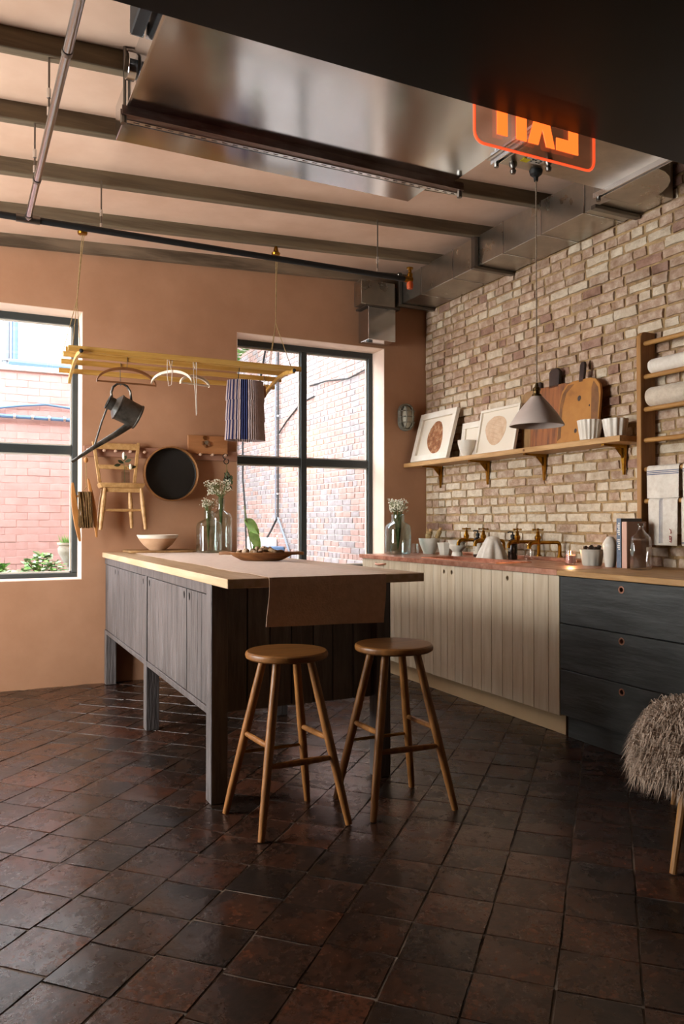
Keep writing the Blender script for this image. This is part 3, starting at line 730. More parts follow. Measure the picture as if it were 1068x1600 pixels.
# ------------------------------------------------------------------ ducts, pipes and fittings under the ceiling
du = thing('air_duct', (1.5, 2.9, 3.0), 'broad flat galvanised air duct hung below the ceiling beams', 'duct')
MB().box(.626, 1.745, 3.0, 2.32, 3.40, 3.165).build('duct_body', M['galv'], du, bevel=.004)
MB().box(.632, 3.40, 3.003, 2.236, 3.735, 3.165).build('duct_end', M['galv'], du, bevel=.004)
MB().box(2.236, 3.40, 3.006, 2.33, 3.56, 3.165).build('duct_notch', M['galv'], du, bevel=.003)
MB().box(.622, 1.8, 2.997, .632, 3.39, 3.004).build('edge_fold', M['bright'], du)
MB().box(.64, 3.55, 2.9995, 2.2, 3.556, 3.004).build('cross_seam', M['galv'], du)
br = thing('branch_duct', (2.7, 2.9, 3.0), 'galvanised branch duct with rounded elbow turning to the brick wall', 'duct')
MB().box(2.325, 1.745, 3.0, 3.1, 3.13, 3.165).build('duct_body', M['galv2'], br, bevel=.004)
el = [(3.1, 2.75), (3.1, 3.2), (3.405, 3.2)] + [(3.15+.275*math.cos(a), 3.09+.27*math.sin(a)) for a in [R(x) for x in (8, -5, -18, -32, -46, -60, -74, -88)]]
MB().prism([(x, y, 3.0) for x, y in el], (0, 0, .24)).build('elbow', M['galv2'], br, bevel=.003)
MB().box(3.16, 3.2, 3.02, 3.40, 3.235, 3.1).build('support_bar', M['rod'], br)
for x0, y0, y1 in ((2.335, 2.5, 3.108), (3.085, 2.6, 3.19)):
    b = MB(); b.box(x0, y0, 2.972, x0+.007, y1, 3.0); b.box(x0+.007, y0, 2.994, x0+.04, y1, 3.0); b.box(x0+.034, y0, 2.978, x0+.04, y1, 3.0)
    f = b.build('joint_flange', M['bright'], br, smooth=0)
    MB().cyl((x0+.02, y1-.02, 2.955), (x0+.02, y1-.02, 2.998), .012, n=8).build('bolt', M['rod'], f)
MB().box(2.49, 2.985, 2.9975, 2.59, 3.05, 3.0005).build('rating_label', pm('grey_label', '#B9B7AE', rough=.6), br)
MB().box(2.475, 3.02, 2.9965, 2.515, 3.055, 3.0).build('warning_label', pm('yellow_label', '#D6C522', rough=.6), br)
lab = MB()
for k in range(4):
    for j in range(3):
        if (k+j) % 3: lab.box(2.52+.016*k, 2.995+.016*j, 2.9965, 2.52+.016*k+.011, 2.995+.016*j+.009, 2.9978)
lab.build('label_print', M['dark'], br, smooth=0)
for x, y in ((2.46, 3.09), (2.60, 2.99)):
    MB().lathe([(0, 2.94), (.012, 2.945), (.016, 2.96), (.01, 2.97), (.02, 2.985), (.02, 3.0), (0, 3.0)], (x, y, 0), 10).build('junction_nipple', M['rod'], br)
wd = thing('wall_duct', (3.59, 4.6, 3.11), 'rectangular galvanised duct running along the top of the brick wall', 'duct')
MB().box(3.43, 3.235, 3.11, 3.755, 5.93, 3.335).build('duct_body', M['galv2'], wd, bevel=.003)
for y in (3.62, 4.02, 4.42, 5.05, 5.52):
    b = MB(); b.box(3.426, y-.004, 3.106, 3.43, y+.004, 3.338); b.box(3.43, y-.004, 3.106, 3.756, y+.004, 3.11)
    b.build('seam', M['galv'], wd, smooth=0)
for i, y in enumerate((3.50, 4.73, 5.84)):
    t = thing('duct_hanger', (3.6, y, 3.08), ('dark steel trapeze hanger under the wall duct beside the rounded elbow', 'dark steel trapeze hanger in the middle of the wall duct', 'dark steel trapeze hanger at the corner end of the wall duct')[i], 'hanger', 'trapeze hangers under the wall duct')
    MB().box(3.385, y-.02, 3.082, 3.755, y+.02, 3.107).build('cross_bar', M['rod'], t, bevel=.003)
    if i:
        MB().box(3.388, y-.022, 3.1, 3.424, y+.022, 3.36).build('upright', M['rod'], t, bevel=.003)
        MB().lathe([(0, 3.345), (.024, 3.345), (.028, 3.36), (.02, 3.375), (0, 3.38)], (3.406, y, 0), 10).build('bolt_head', M['rod'], t)
pb = thing('vent_box', (3.2, 5.9, 2.76), 'stacked galvanised vent boxes on the pink wall by the corner', 'vent')
MB().box(3.012, 5.80, 3.055, 3.34, 5.94, 3.262).build('upper_box', M['galv2'], pb, bevel=.004)
MB().box(3.085, 5.81, 2.76, 3.352, 5.999, 3.04).build('lower_box', M['galv'], pb, bevel=.004)
MB().box(3.06, 5.80, 3.04, 3.36, 5.999, 3.055).build('collar', M['rod'], pb)
MB().box(3.34, 5.865, 3.06, 3.43, 5.935, 3.25).build('connector', M['rod'], pb)
# strut channel with slots, rods and bracket
st = thing('strut_channel', (1.5, 3.415, 2.958), 'slotted steel strut channel carrying the broad air duct', 'strut')
b = MB(); b.box(.602, 3.392, 2.962, 2.375, 3.397, 3.0); b.box(.602, 3.397, 2.962, 2.375, 3.43, 2.966); b.box(.602, 3.43, 2.962, 2.375, 3.435, 3.0)
b.build('channel', M['strut'], st, smooth=0)
b = MB(); b.box(.602, 3.434, 2.958, 2.375, 3.441, 2.963); b.box(.602, 3.451, 2.958, 2.375, 3.458, 2.963); xs_ = .602
for k in range(35):                                                  # bridges between the open slots
    xe_ = .66+k*.0505 if k < 34 else 2.375
    b.box(xs_, 3.441, 2.958, xe_, 3.451, 2.963); xs_ = xe_+.025
b.build('slotted_lip', M['bright'], st, smooth=0)
for x in (.612, 2.362):
    MB().cyl((x, 3.415, 2.93), (x, 3.415, 2.962), .014, n=8).build('end_nut', M['rod'], st)
def rod(x, y, z0, z1, label, cat='rod', r=.0045):
    t = thing('threaded_rod', (x, y, z0), label, cat, 'steel hanger rods under the ceiling')
    MB().cyl((x, y, z0), (x, y, z1), r, n=8).build('rod', M['rod'], t)
    return t
t = rod(.616, 3.414, 2.967, ceil_z(.6)+.005, 'steel rod holding the end of the strut channel', r=.007)
t = rod(.68, 3.06, 3.16, ceil_z(.68)+.005, 'short steel rod beside the black box')
bb = thing('black_control_box', (.60, 2.86, 3.08), 'small black box hung under the ceiling beside the air duct', 'box')
MB().box(.565, 2.6, 3.085, .615, 3.03, 3.2).build('body', M['dark'], bb, bevel=.006)
MB().box(.568, 3.03, 3.1, .622, 3.055, 3.16).build('bracket', M['bright'], bb, bevel=.003)
MB().box(.575, 2.62, 3.19, .605, 3.05, ceil_z(.59)+.003).build('mount', M['dark'], bb)
dc = thing('round_damper', (.66, 3.36, 3.06), 'small rounded metal damper plate beside the duct edge', 'damper')
MB().prism([(.585, 3.20+.06*math.cos(a), 3.08+.05*math.sin(a)-.02) for a in [R(30*i) for i in range(12)]], (.035, 0, 0)).build('plate', M['galv'], dc, bevel=.002)
# sprinkler pipework
sp = thing('sprinkler_pipe', (.25, 4.655, 2.9), 'long black sprinkler pipe slung below the ceiling beams', 'pipe')
MB().tube([(-2.199, 4.655, 2.9), (2.76, 4.655, 2.9)], .019, 12).build('pipe', M['dark'], sp)
MB().tube([(.25, 4.655, 2.9), (.375, 4.655, 2.9)], .024, 12).build('tee_fitting', M['rod'], sp)
s2 = thing('sprinkler_branch', (.32, 3.2, 2.9), 'bare steel sprinkler branch pipe running in from the room side', 'pipe')
MB().tube([(.335, 1.745, 2.9), (.312, 4.637, 2.9)], .0175, 12).build('pipe', pm('bare_steel_pipe', '#A5A6A8', rough=.24, metal=1.0), s2)
for y in (2.93, 4.1, 4.6): MB().tube([(.335-.023*(y-1.745)/2.9, y-.012, 2.9), (.335-.023*(y-1.745)/2.9, y+.012, 2.9)], .0205, 12).build('coupling', M['rod'], s2)
def pipe_hanger(x, y, z1, label):
    t = rod(x, y, 2.91, z1, label)
    MB().cyl((x, y, 2.9+.09), (x, y, 2.9+.13), .009, n=8).build('turnbuckle', M['bright'], t)
    MB().cyl((x, y, 2.915), (x, y, 2.95), .008, n=8).build('clip', M['bright'], t)
pipe_hanger(.712, 4.675, 3.20, 'steel rod holding the black sprinkler pipe above the airer rope')
pipe_hanger(2.553, 4.675, 3.29, 'steel rod holding the black sprinkler pipe towards the vent boxes')
pipe_hanger(.302, 4.06, 3.19, 'steel rod holding the bare steel branch pipe halfway along')
pipe_hanger(.312, 3.46, 3.19, 'steel rod holding the bare steel branch pipe next to the soffit')
sh = thing('sprinkler_valve', (2.8, 4.655, 2.83), 'brass and orange sprinkler valve at the end of the black pipe', 'sprinkler')
MB().tube([(2.755, 4.655, 2.9), (2.815, 4.655, 2.9)], .022, 10).build('elbow', M['brass'], sh)
MB().lathe([(0, 2.9), (.018, 2.9), (.02, 2.94), (.012, 2.95), (.012, 2.97), (.024, 2.975), (.024, 2.985), (0, 2.99)], (2.80, 4.655, 0), 12).build('valve', M['brass'], sh)
MB().lathe([(0, 2.83), (.02, 2.835), (.024, 2.86), (.02, 2.885), (0, 2.9)], (2.80, 4.655, 0), 12).build('cap', pm('orange_plastic', '#B3491B', rough=.5), sh)
# ------------------------------------------------------------------ exit sign seen from behind, edge lit
ex = thing('exit_sign', (1.49, 1.766, 2.26), 'edge-lit orange acrylic exit sign hanging from the black soffit, seen from behind', 'exit sign')
ya = 1.762
def rrect(x0, z0, x1, z1, r, y):
    pts = []
    for cx, cz, a in ((x1-r, z0+r, -90), (x1-r, z1-r, 0), (x0+r, z1-r, 90), (x0+r, z0+r, 180)):
        pts += [(cx+r*math.cos(R(a+q)), y, cz+r*math.sin(R(a+q))) for q in (0, 22, 45, 68, 90)]
    return pts
M['acryl'] = pane_glass('orange_tinted_acrylic', (0.96, 0.75, 0.68), 0.08)
M['exitglow'] = pm('exit_letter_glow', '#FF6420', rough=.4, emit='#FF6A26', estr=1.5)
M['exitedge'] = pm('exit_edge_glow', '#FF6A40', rough=.3, emit='#FF5A30', estr=.9)
MB().prism(rrect(1.272, 2.262, 1.712, 2.56, .03, ya), (0, .008, 0)).build('acrylic_panel', M['acryl'], ex, smooth=0)
outer = rrect(1.272, 2.262, 1.712, 2.56, .03, 0)
MB().tube([(p[0], ya+.004, p[2]) for p in outer], .0042, 6, closed=True).build('lit_edge', M['exitedge'], ex)
lw, z0, z1 = .036, 2.296, 2.49
def poly(b, pts): b.prism([(x, ya-.004, z) for x, z in pts], (0, .003, 0))
tl = MB(); poly(tl, [(1.345, z0), (1.345+lw, z0), (1.345+lw, z1-lw), (1.40, z1-lw), (1.40, z1), (1.308, z1), (1.308, z1-lw), (1.345, z1-lw)]); tl.build('letter_t', M['exitglow'], ex, smooth=0)
tl = MB(); poly(tl, [(1.413, z0), (1.413+lw, z0), (1.413+lw, z1), (1.413, z1)]); tl.build('letter_i', M['exitglow'], ex, smooth=0)
tl = MB(); zm = (z0+z1)/2; poly(tl, [(1.455, z0), (1.492, z0), (1.507, z0+.05), (1.522, z0), (1.553, z0), (1.527, zm), (1.553, z1), (1.522, z1), (1.507, z1-.05), (1.492, z1), (1.455, z1), (1.485, zm)]); tl.build('letter_x', M['exitglow'], ex, smooth=0)
tl = MB(); poly(tl, [(1.56, z0), (1.643, z0), (1.643, z1), (1.56, z1), (1.56, z1-lw), (1.607, z1-lw), (1.607, zm+.018), (1.57, zm+.018), (1.57, zm-.018), (1.607, zm-.018), (1.607, z0+lw), (1.56, z0+lw)]); tl.build('letter_e', M['exitglow'], ex, smooth=0)
MB().box(1.29, 1.744, 2.53, 1.70, 1.80, 2.60).build('housing', M['dark'], ex, bevel=.004)

# ------------------------------------------------------------------ hanging airer and what hangs on it
ai = thing('clothes_airer', (1.38, 5.41, 2.23), 'pine slatted clothes airer hung from the ceiling on ropes', 'clothes airer')
SL = [(5.15, 2.304), (5.28, 2.322), (5.41, 2.316), (5.54, 2.292), (5.68, 2.256)]
for y, z in SL: MB().box(.584, y-.009, z-.017, 2.182, y+.009, z+.017).build('slat', M['pine'], ai, bevel=.002)
for xb in (.66, 2.115):
    pts = [(5.12, 2.285), (5.17, 2.292), (5.28, 2.298), (5.41, 2.29), (5.54, 2.262), (5.68, 2.222), (5.735, 2.195)]
    b = MB()
    for (ya_, za), (yb_, zb) in zip(pts, pts[1:]):
        b.hexa([(xb-.009, ya_, za-.02), (xb+.009, ya_, za-.02), (xb+.009, yb_, zb-.02), (xb-.009, yb_, zb-.02), (xb-.009, ya_, za+.008), (xb+.009, ya_, za+.008), (xb+.009, yb_, zb+.008), (xb-.009, yb_, zb+.008)])
    b.build('end_bracket', M['pine'], ai)
    MB().blob((xb, 5.115, 2.285), .014, .014, .014, 8, 5).build('bracket_tip', M['dark'], ai)
for xb, xt, zt in ((.66, .70, 3.138), (2.115, 2.08, 3.207)):
    rp = MB(); k = Vector((xb*.5+xt*.5-.01, 5.41, 2.69))
    rp.tube([(xt, 5.39, zt), k], .003, 6); rp.tube([(xt+.012, 5.39, zt), k], .0025, 6)
    rp.tube([k, (xb, 5.16, 2.30)], .0028, 6); rp.tube([k, (xb, 5.66, 2.25)], .0028, 6); rp.tube([k, (xb-.08, 5.45, 2.31)], .0025, 6)
    rp.build('rope', M['rope'], ai)
    MB().lathe([(0, zt-.02), (.03, zt-.015), (.034, zt), (.02, zt+.012), (.012, zt+.05), (0, zt+.05)], (xt, 5.39, 0), 12).build('pulley', M['brass'], ai)
def make_hanger(x, y, ztop, rot, mat, label, bar=True, w=.205, slat=2):
    t = thing('coat_hanger', (x, y, ztop), label, 'hanger', 'curved wooden coat hangers on the airer')
    z = ztop-.07
    top = arc((x, y, z-.115), w, R(8), R(172), 18, (1, 0, 0), (0, 0, .56))
    b = MB()
    for a, c in zip(top, top[1:]):
        b.hexa([a+Vector((0, -.01, -.009)), c+Vector((0, -.01, -.009)), c+Vector((0, .01, -.009)), a+Vector((0, .01, -.009)), a+Vector((0, -.01, .009)), c+Vector((0, -.01, .009)), c+Vector((0, .01, .009)), a+Vector((0, .01, .009))])
    b.build('yoke', M[mat], t)
    if bar: MB().tube([top[0], top[-1]], .006, 8).build('bar', M[mat], t)
    ys, zs = SL[slat]; hp = [(y, z-.004), (y, z+.012), (ys-.0115, zs-.024), (ys-.0115, zs+.014), (ys-.007, zs+.0195), (ys+.007, zs+.0195), (ys+.0115, zs+.013), (ys+.0115, zs-.004)]
    MB().tube([Vector((x, y, 0)) + Matrix.Rotation(-rot, 3, 'Z') @ Vector((0, a-y, c)) for a, c in hp], .002, 6).build('hook', M['rod'], t)
    t.rotation_euler = (0, 0, rot)
M['hangwhite'] = pm('pale_hanger_wood', '#E9DCC9', '#DCCBB4', 8, .5)
make_hanger(.998, 5.41, 2.322, R(4), 'hangbrown', 'brown wooden coat hanger with a bar above the watering can')
make_hanger(1.275, 5.28, 2.335, R(-38), 'hangwhite', 'pale coat hanger turned edge-on with a looped string', bar=False, w=.15, slat=1)
make_hanger(1.437, 5.28, 2.335, R(15), 'hangwhite', 'pale coat hanger with a bar and a long hanging string', w=.115, slat=1)
make_hanger(2.04, 5.54, 2.300, R(72), 'hangbrown', 'brown wooden coat hanger at the pulley end by the window', bar=False, w=.19, slat=3)
tg = thing('string_loop', (1.258, 5.26, 2.12), 'short white string loop hanging beside the edge-on hanger', 'string')
MB().tube([(1.243, 5.293, 2.315), (1.243, 5.291, 2.341), (1.243, 5.269, 2.342), (1.242, 5.267, 2.32), (1.240, 5.262, 2.2), (1.250, 5.262, 2.13), (1.270, 5.262, 2.14), (1.273, 5.262, 2.22), (1.250, 5.267, 2.32), (1.248, 5.269, 2.342), (1.248, 5.291, 2.341), (1.248, 5.293, 2.315)], .0022, 6).build('cord', M['cloth'], tg)
tg = thing('string_tail', (1.44, 5.26, 1.94), 'long white string tail hanging from the pale hanger with a bar', 'string')
MB().tube([(1.42, 5.293, 2.31), (1.42, 5.291, 2.341), (1.42, 5.269, 2.342), (1.421, 5.267, 2.32), (1.425, 5.262, 2.2), (1.437, 5.262, 2.08), (1.443, 5.262, 1.94)], .0024, 6).tube([(1.445, 5.293, 2.31), (1.445, 5.291, 2.341), (1.445, 5.269, 2.342), (1.445, 5.267, 2.32), (1.443, 5.262, 2.1), (1.447, 5.262, 1.95)], .0022, 6).build('cord', M['cloth'], tg)
MB().box(1.395, 5.2655, 2.312, 1.455, 5.271, 2.339).build('paper_tag', M['hangwhite'], tg)
# watering can
wc = thing('watering_can', (0.984, 5.54, 1.618), 'grey zinc watering can with a long spout hanging from the airer', 'watering can')
A = Vector((0.962, 5.54, 2.004)); B = Vector((1.107, 5.54, 1.938)); ez = (A-B).normalized(); ey = Vector((0, 1, 0)); exx = ey.cross(ez)
ax = (exx, ey, ez); L = (A-B).length
MB().lathe([(0, 0), (.082, 0), (.09, .004), (.09, .012), (.085, .016), (.087, L-.03), (.088, L-.008), (.093, L-.004), (.093, L+.004), (.086, L+.008), (.05, L+.032), (0, L+.03)], B, 32, ax).build('body', M['zinc'], wc)
MB().lathe([(.046, L+.028), (.046, L+.07), (.05, L+.075), (.05, L+.08), (.042, L+.08), (.042, L+.03)], B, 28, ax).build('filler_neck', M['zinc'], wc)
MB().tube([(1.054, 5.54, 1.893), (0.954, 5.54, 1.818), (0.804, 5.54, 1.718), (0.656, 5.54, 1.610)], [.026, .021, .015, .010], 14).build('spout', M['zinc'], wc)
MB().tube([(0.892, 5.54, 2.003), (0.854, 5.54, 1.898), (0.807, 5.54, 1.733)], .0065, 8).build('spout_brace', M['zinc'], wc)
MB().tube([(0.922, 5.54, 2.063), (0.916, 5.54, 2.103), (0.929, 5.54, 2.143), (0.959, 5.54, 2.168), (0.992, 5.54, 2.171), (1.024, 5.54, 2.153), (1.046, 5.54, 2.118), (1.054, 5.54, 2.053)], .0085, 10).build('handle', M['zinc'], wc)
sk = thing('wire_hook', (0.979, 5.54, 2.168), 'thin steel hook between airer slat and watering can handle', 'hook')
MB().tube([(.979, 5.5275, 2.285), (.979, 5.5285, 2.306), (.979, 5.534, 2.3115), (.979, 5.546, 2.3115), (.979, 5.552, 2.304), (.979, 5.553, 2.22), (.979, 5.552, 2.165), (.979, 5.543, 2.1555), (.979, 5.533, 2.1585), (.979, 5.5285, 2.178)], .0025, 6).build('hook_wire', M['rod'], sk)
# pleated textile shade
ps = thing('pleated_shade', (1.825, 5.34, 1.79), 'three-tiered pleated paper shade with a navy blue stripe on the airer', 'lampshade')
M['pleatw'] = pm('pleated_paper', '#C4B3B1', '#B5A4A4', 30, .9)
M['pleatb'] = pm('navy_pleat', '#2E3560', rough=.9)
c0 = math.atan2(-.95, -.31)
for z0, z1, q in ((2.075, 2.22, 1.0), (1.93, 2.085, 1.02), (1.79, 1.94, 1.045)):
    b = MB(); n = 108
    for k in range(n):
        a0 = 6.28319*k/n; a1 = 6.28319*(k+1)/n
        r0 = (.135 if k % 2 else .125)*q; r1 = (.135 if (k+1) % 2 else .125)*q
        P = lambda r, a, z, s=1.0: (1.825+r*s*math.cos(a), 5.34+r*s*.62*math.sin(a), z)
        d = abs((a0-c0+math.pi) % (2*math.pi)-math.pi)
        mi = 1 if d < .2 or (d < 1.15 and k % 4 == 1) else 0
        b.add([P(r0, a0, z0, 1.08), P(r1, a1, z0, 1.08), P(r1, a1, z1), P(r0, a0, z1)], [(0, 1, 2, 3)], mi)
    b.build('tier', [M['pleatw'], M['pleatb']], ps, smooth=0)
MB().lathe([(0, 2.214), (.118, 2.214), (.118, 2.218), (0, 2.218)], (1.825, 5.34, 0), 24, ((1, 0, 0), (0, .62, 0), (0, 0, 1))).build('top_disc', M['pleatw'], ps)
MB().tube([(1.77, 5.34, 2.215), (1.77, 5.32, 2.28), (1.77, 5.2925, 2.338), (1.77, 5.28, 2.3425), (1.77, 5.2675, 2.338), (1.77, 5.267, 2.31)], .003, 6).build('hook', M['dark'], ps)

# ------------------------------------------------------------------ peg rail and things on the pink wall
M['rail'] = pm('pink_painted_rail', '#A77C66', '#9A705B', 6, .6)
rl = thing('peg_rail', (1.385, 5.99, 1.69), 'pink painted peg rail fixed along the pink wall', 'peg rail')
MB().box(.792, 5.974, 1.69, 1.976, 5.9995, 1.768).build('board', M['rail'], rl, bevel=.003)
for x in (.815, .931, 1.014, 1.123, 1.228, 1.66, 1.759, 1.864):
    MB().lathe([(0, .026), (.007, .026), (.006, .055), (.011, .065), (.012, .072), (.008, .08), (0, .081)], (x, 6.0, 1.731), 12, ((1, 0, 0), (0, 0, 1), (0, -1, 0))).build('peg', pm('peg_wood', '#C7A58D', rough=.5) if 'peg_wood' not in bpy.data.materials else bpy.data.materials['peg_wood'], rl)
ch = thing('child_chair', (1.02, 5.8, 1.145), 'small spindle-legged oak chair hung on the peg rail', 'chair')
MB().hexa([(.876, 5.68, 1.447), (1.168, 5.68, 1.447), (1.15, 5.925, 1.447), (.89, 5.925, 1.447), (.857, 5.672, 1.482), (1.185, 5.672, 1.482), (1.165, 5.93, 1.482), (.877, 5.93, 1.482)]).build('seat', M['oak'], ch, bevel=.008, seg=2)
MB().box(.895, 5.695, 1.415, 1.15, 5.715, 1.447).build('front_rail', M['oak'], ch, bevel=.002)
for a, b_ in (((.902, 5.70, 1.45), (.866, 5.665, 1.145)), ((1.155, 5.70, 1.45), (1.182, 5.665, 1.147)), ((1.115, 5.91, 1.45), (1.135, 5.935, 1.155)), ((.918, 5.91, 1.45), (.892, 5.935, 1.155))):
    a = Vector(a); b_ = Vector(b_); MB().tube([b_, b_.lerp(a, .4), b_.lerp(a, .65), a], [.011, .0165, .017, .011], 10).build('leg', M['oak'], ch)
MB().tube([(.885, 5.682, 1.285), (1.02, 5.684, 1.285), (1.165, 5.684, 1.287)], [.008, .011, .008], 8).build('stretcher', M['oak'], ch)
for x0, x1 in ((.898, .858), (1.146, 1.186)):
    MB().hexa([(x0-.012, 5.895, 1.48), (x0+.012, 5.895, 1.48), (x0+.012, 5.915, 1.48), (x0-.012, 5.915, 1.48), (x1-.012, 5.945, 1.80), (x1+.012, 5.945, 1.80), (x1+.012, 5.965, 1.80), (x1-.012, 5.965, 1.80)]).build('back_post', M['oak'], ch, bevel=.003)
MB().box(.872, 5.942, 1.742, 1.172, 5.955, 1.79).build('crest_rail', M['oak'], ch, bevel=.003)
MB().box(.886, 5.915, 1.594, 1.156, 5.928, 1.626).build('lower_rail', M['oak'], ch, bevel=.003)
def sprig_bunch(name, base, n, spread, h0, h1, blooms, label, seed, mat='bloom', rb=.005, cat='flowers', group=None, lean=(0, 0), neck=None):
    rnd = random.Random(seed); t = thing(name, base, label, cat, group); base = Vector(base); sb = MB(); bb = MB()
    for k in range(n):
        a = rnd.uniform(0, 6.283); q = rnd.random() ** .5*spread; h = rnd.uniform(h0, h1)
        tip = base+Vector((q*math.cos(a)+lean[0], q*math.sin(a)+lean[1], h)); mid = base+Vector((q*.15*math.cos(a), q*.15*math.sin(a), h*.55))
        if neck: mid = base+Vector((neck[0]*q/spread*math.cos(a), neck[0]*q/spread*math.sin(a), neck[1]))
        sb.tube([base, mid, tip], [.0014, .0011, .0008], 4)
        for j in range(blooms):
            p = tip+Vector((rnd.uniform(-1, 1), rnd.uniform(-1, 1), rnd.uniform(-1.2, .6)))*.022
            sb.tube([mid.lerp(tip, .6), p], .0006, 3, caps=False)
            r = rb*rnd.uniform(.6, 1.15)
            bb.add([p+Vector((r, 0, 0)), p+Vector((0, r, 0)), p+Vector((-r, 0, 0)), p+Vector((0, -r, 0)), p+Vector((0, 0, r*.8)), p-Vector((0, 0, r*.8))], [(0, 1, 4), (1, 2, 4), (2, 3, 4), (3, 0, 4), (1, 0, 5), (2, 1, 5), (3, 2, 5), (0, 3, 5)])
    sb.build('stems', M['stem'], t); tag(bb.build('blossoms', M[mat], t, smooth=60), kind='stuff')
    return t
def glass_lathe(prof, w=.003):
    """outer profile plus an inner wall"""
    inner = [(max(0.0005, r-w), z+(w if i == 0 else 0)) for i, (r, z) in enumerate(prof)]
    return [(0, prof[0][1])] + prof + inner[::-1] + [(0, prof[0][1]+w)]
sv = thing('small_bottle', (1.06, 5.79, 1.4825), 'tiny square glass bottle standing on the hung chair seat', 'bottle')
MB().lathe(glass_lathe([(.036, 1.4825), (.038, 1.49), (.038, 1.565), (.03, 1.575), (.015, 1.582), (.015, 1.605), (.017, 1.61)], .002), (1.06, 5.79, 0), 4, ((.707, .707, 0), (-.707, .707, 0), (0, 0, 1))).build('glass', M['jarclear'], sv, smooth=20)
bt = thing('bud_sprig', (1.055, 5.79, 1.49), 'white bud with dark green leaves in the tiny bottle', 'flowers')
MB().tube([(1.055, 5.79, 1.49), (1.052, 5.79, 1.6), (1.045, 5.785, 1.66)], .002, 5).build('stem', M['stem'], bt)
MB().blob((1.047, 5.785, 1.685), .012, .012, .03, 8, 6).build('bud', M['bloom'], bt)
MB().blob((1.092, 5.762, 1.605), .012, .01, .022, 8, 6).build('bud', M['bloom'], bt)
M['dleaf'] = pm('dark_leaf', '#4A5230', '#2E3820', 12, .6)
for k, (dx, dz, a) in enumerate(((.0, .63, 2.6), (.01, .64, .5), (-.02, .62, 3.4), (.03, .61, -.2), (.0, .65, 1.2), (.04, .6, .2))):
    p = Vector((1.045+dx, 5.785, 1+dz)); d = Vector((math.cos(a), -.3, math.sin(a)*.8)); s = Vector((-math.sin(a), 0, math.cos(a)))*.012
    MB().sheet(lambda u, v: p+d*(.05*u)+s*((v-.5)*2*math.sin(math.pi*min(.97, u*.9+.06))), 5, 2, (0, .001, 0)).build('leaf', M['dleaf'], bt)
tr = thing('round_tray', (1.44, 5.93, 1.36), 'big round black-bottomed wooden sieve hung on the peg rail', 'tray')
axw = ((1, 0, 0), (0, 0, 1), (0, -1, 0))
MB().lathe([(.2, 0), (.212, 0), (.212, .058), (.204, .06), (.2, .055), (.2, 0)], (1.435, 5.974, 1.572), 56, axw).build('rim', pm('bent_wood_rim', '#9A6B3E', '#7E5430', 10, .5), tr)
MB().lathe([(0, .006), (.199, .006), (.1995, .02), (.196, .02), (.19, .012), (0, .012)], (1.435, 5.974, 1.572), 56, axw).build('disc', pm('black_disc', '#211F1C', '#191715', 6, .55), tr)
bd = thing('wooden_board', (1.72, 5.94, 1.735), 'orange-brown board standing on the rail pegs with a ring and tags', 'board')
MB().box(1.568, 5.953, 1.738, 1.888, 5.973, 1.882).build('panel', pm('orange_board', '#B57D50', '#A06B41', 5, .55, stretch=(.5, 4, 4)), bd, bevel=.002)
MB().tube(arc((1.70, 5.947, 1.862), .014, 0, 6.0, 14), .003, 6, closed=True).build('ring', M['brass'], bd)
MB().lathe([(0, 0), (.018, 0), (.018, .004), (0, .004)], (1.715, 5.951, 1.825), 16, axw).build('disc_tag', pm('stone_tag', '#8C7C68', '#6E5F4C', 20, .7), bd)
for p in ((1.685, 1.82), (1.705, 1.80), (1.735, 1.815)): MB().blob((p[0], 5.947, p[1]), .014, .006, .016, 7, 5, .2).build('charm', M['hangbrown'], bd)
hk = thing('s_hook', (1.87, 5.915, 1.66), 'pair of linked black wire hooks on the end peg', 'hook')
MB().tube(arc((1.864, 5.935, 1.722), .02, R(20), R(290), 12), .0035, 6).tube(arc((1.87, 5.93, 1.682), .02, R(120), R(420), 12), .0035, 6).build('wire', M['dark'], hk)
hb = thing('herb_bundle', (1.875, 5.92, 1.5), 'small dried green herb bundle hanging upside down from the hooks', 'herbs')
MB().tube([(1.87, 5.925, 1.665), (1.872, 5.92, 1.62)], .002, 5).tube([(1.872, 5.92, 1.62), (1.865, 5.915, 1.55)], .003, 5).tube([(1.872, 5.92, 1.62), (1.885, 5.915, 1.55)], .003, 5).build('stalks', M['stem'], hb)
rh = random.Random(9); lb = MB()
for k in range(46):
    p = Vector((1.872+rh.uniform(-.03, .035), 5.915+rh.uniform(-.02, .02), 1.61-rh.uniform(0, .13))); d = Vector((rh.uniform(-.7, .7), rh.uniform(-.6, .2), -1)).normalized(); s = d.cross(Vector((rh.uniform(-1, 1), -1, 0))).normalized()*.009
    lb.add([p, p+d*.02+s, p+d*.042, p+d*.02-s], [(0, 1, 2, 3)])
tag(lb.build('leaves', M['dleaf'], hb, smooth=0), kind='stuff')
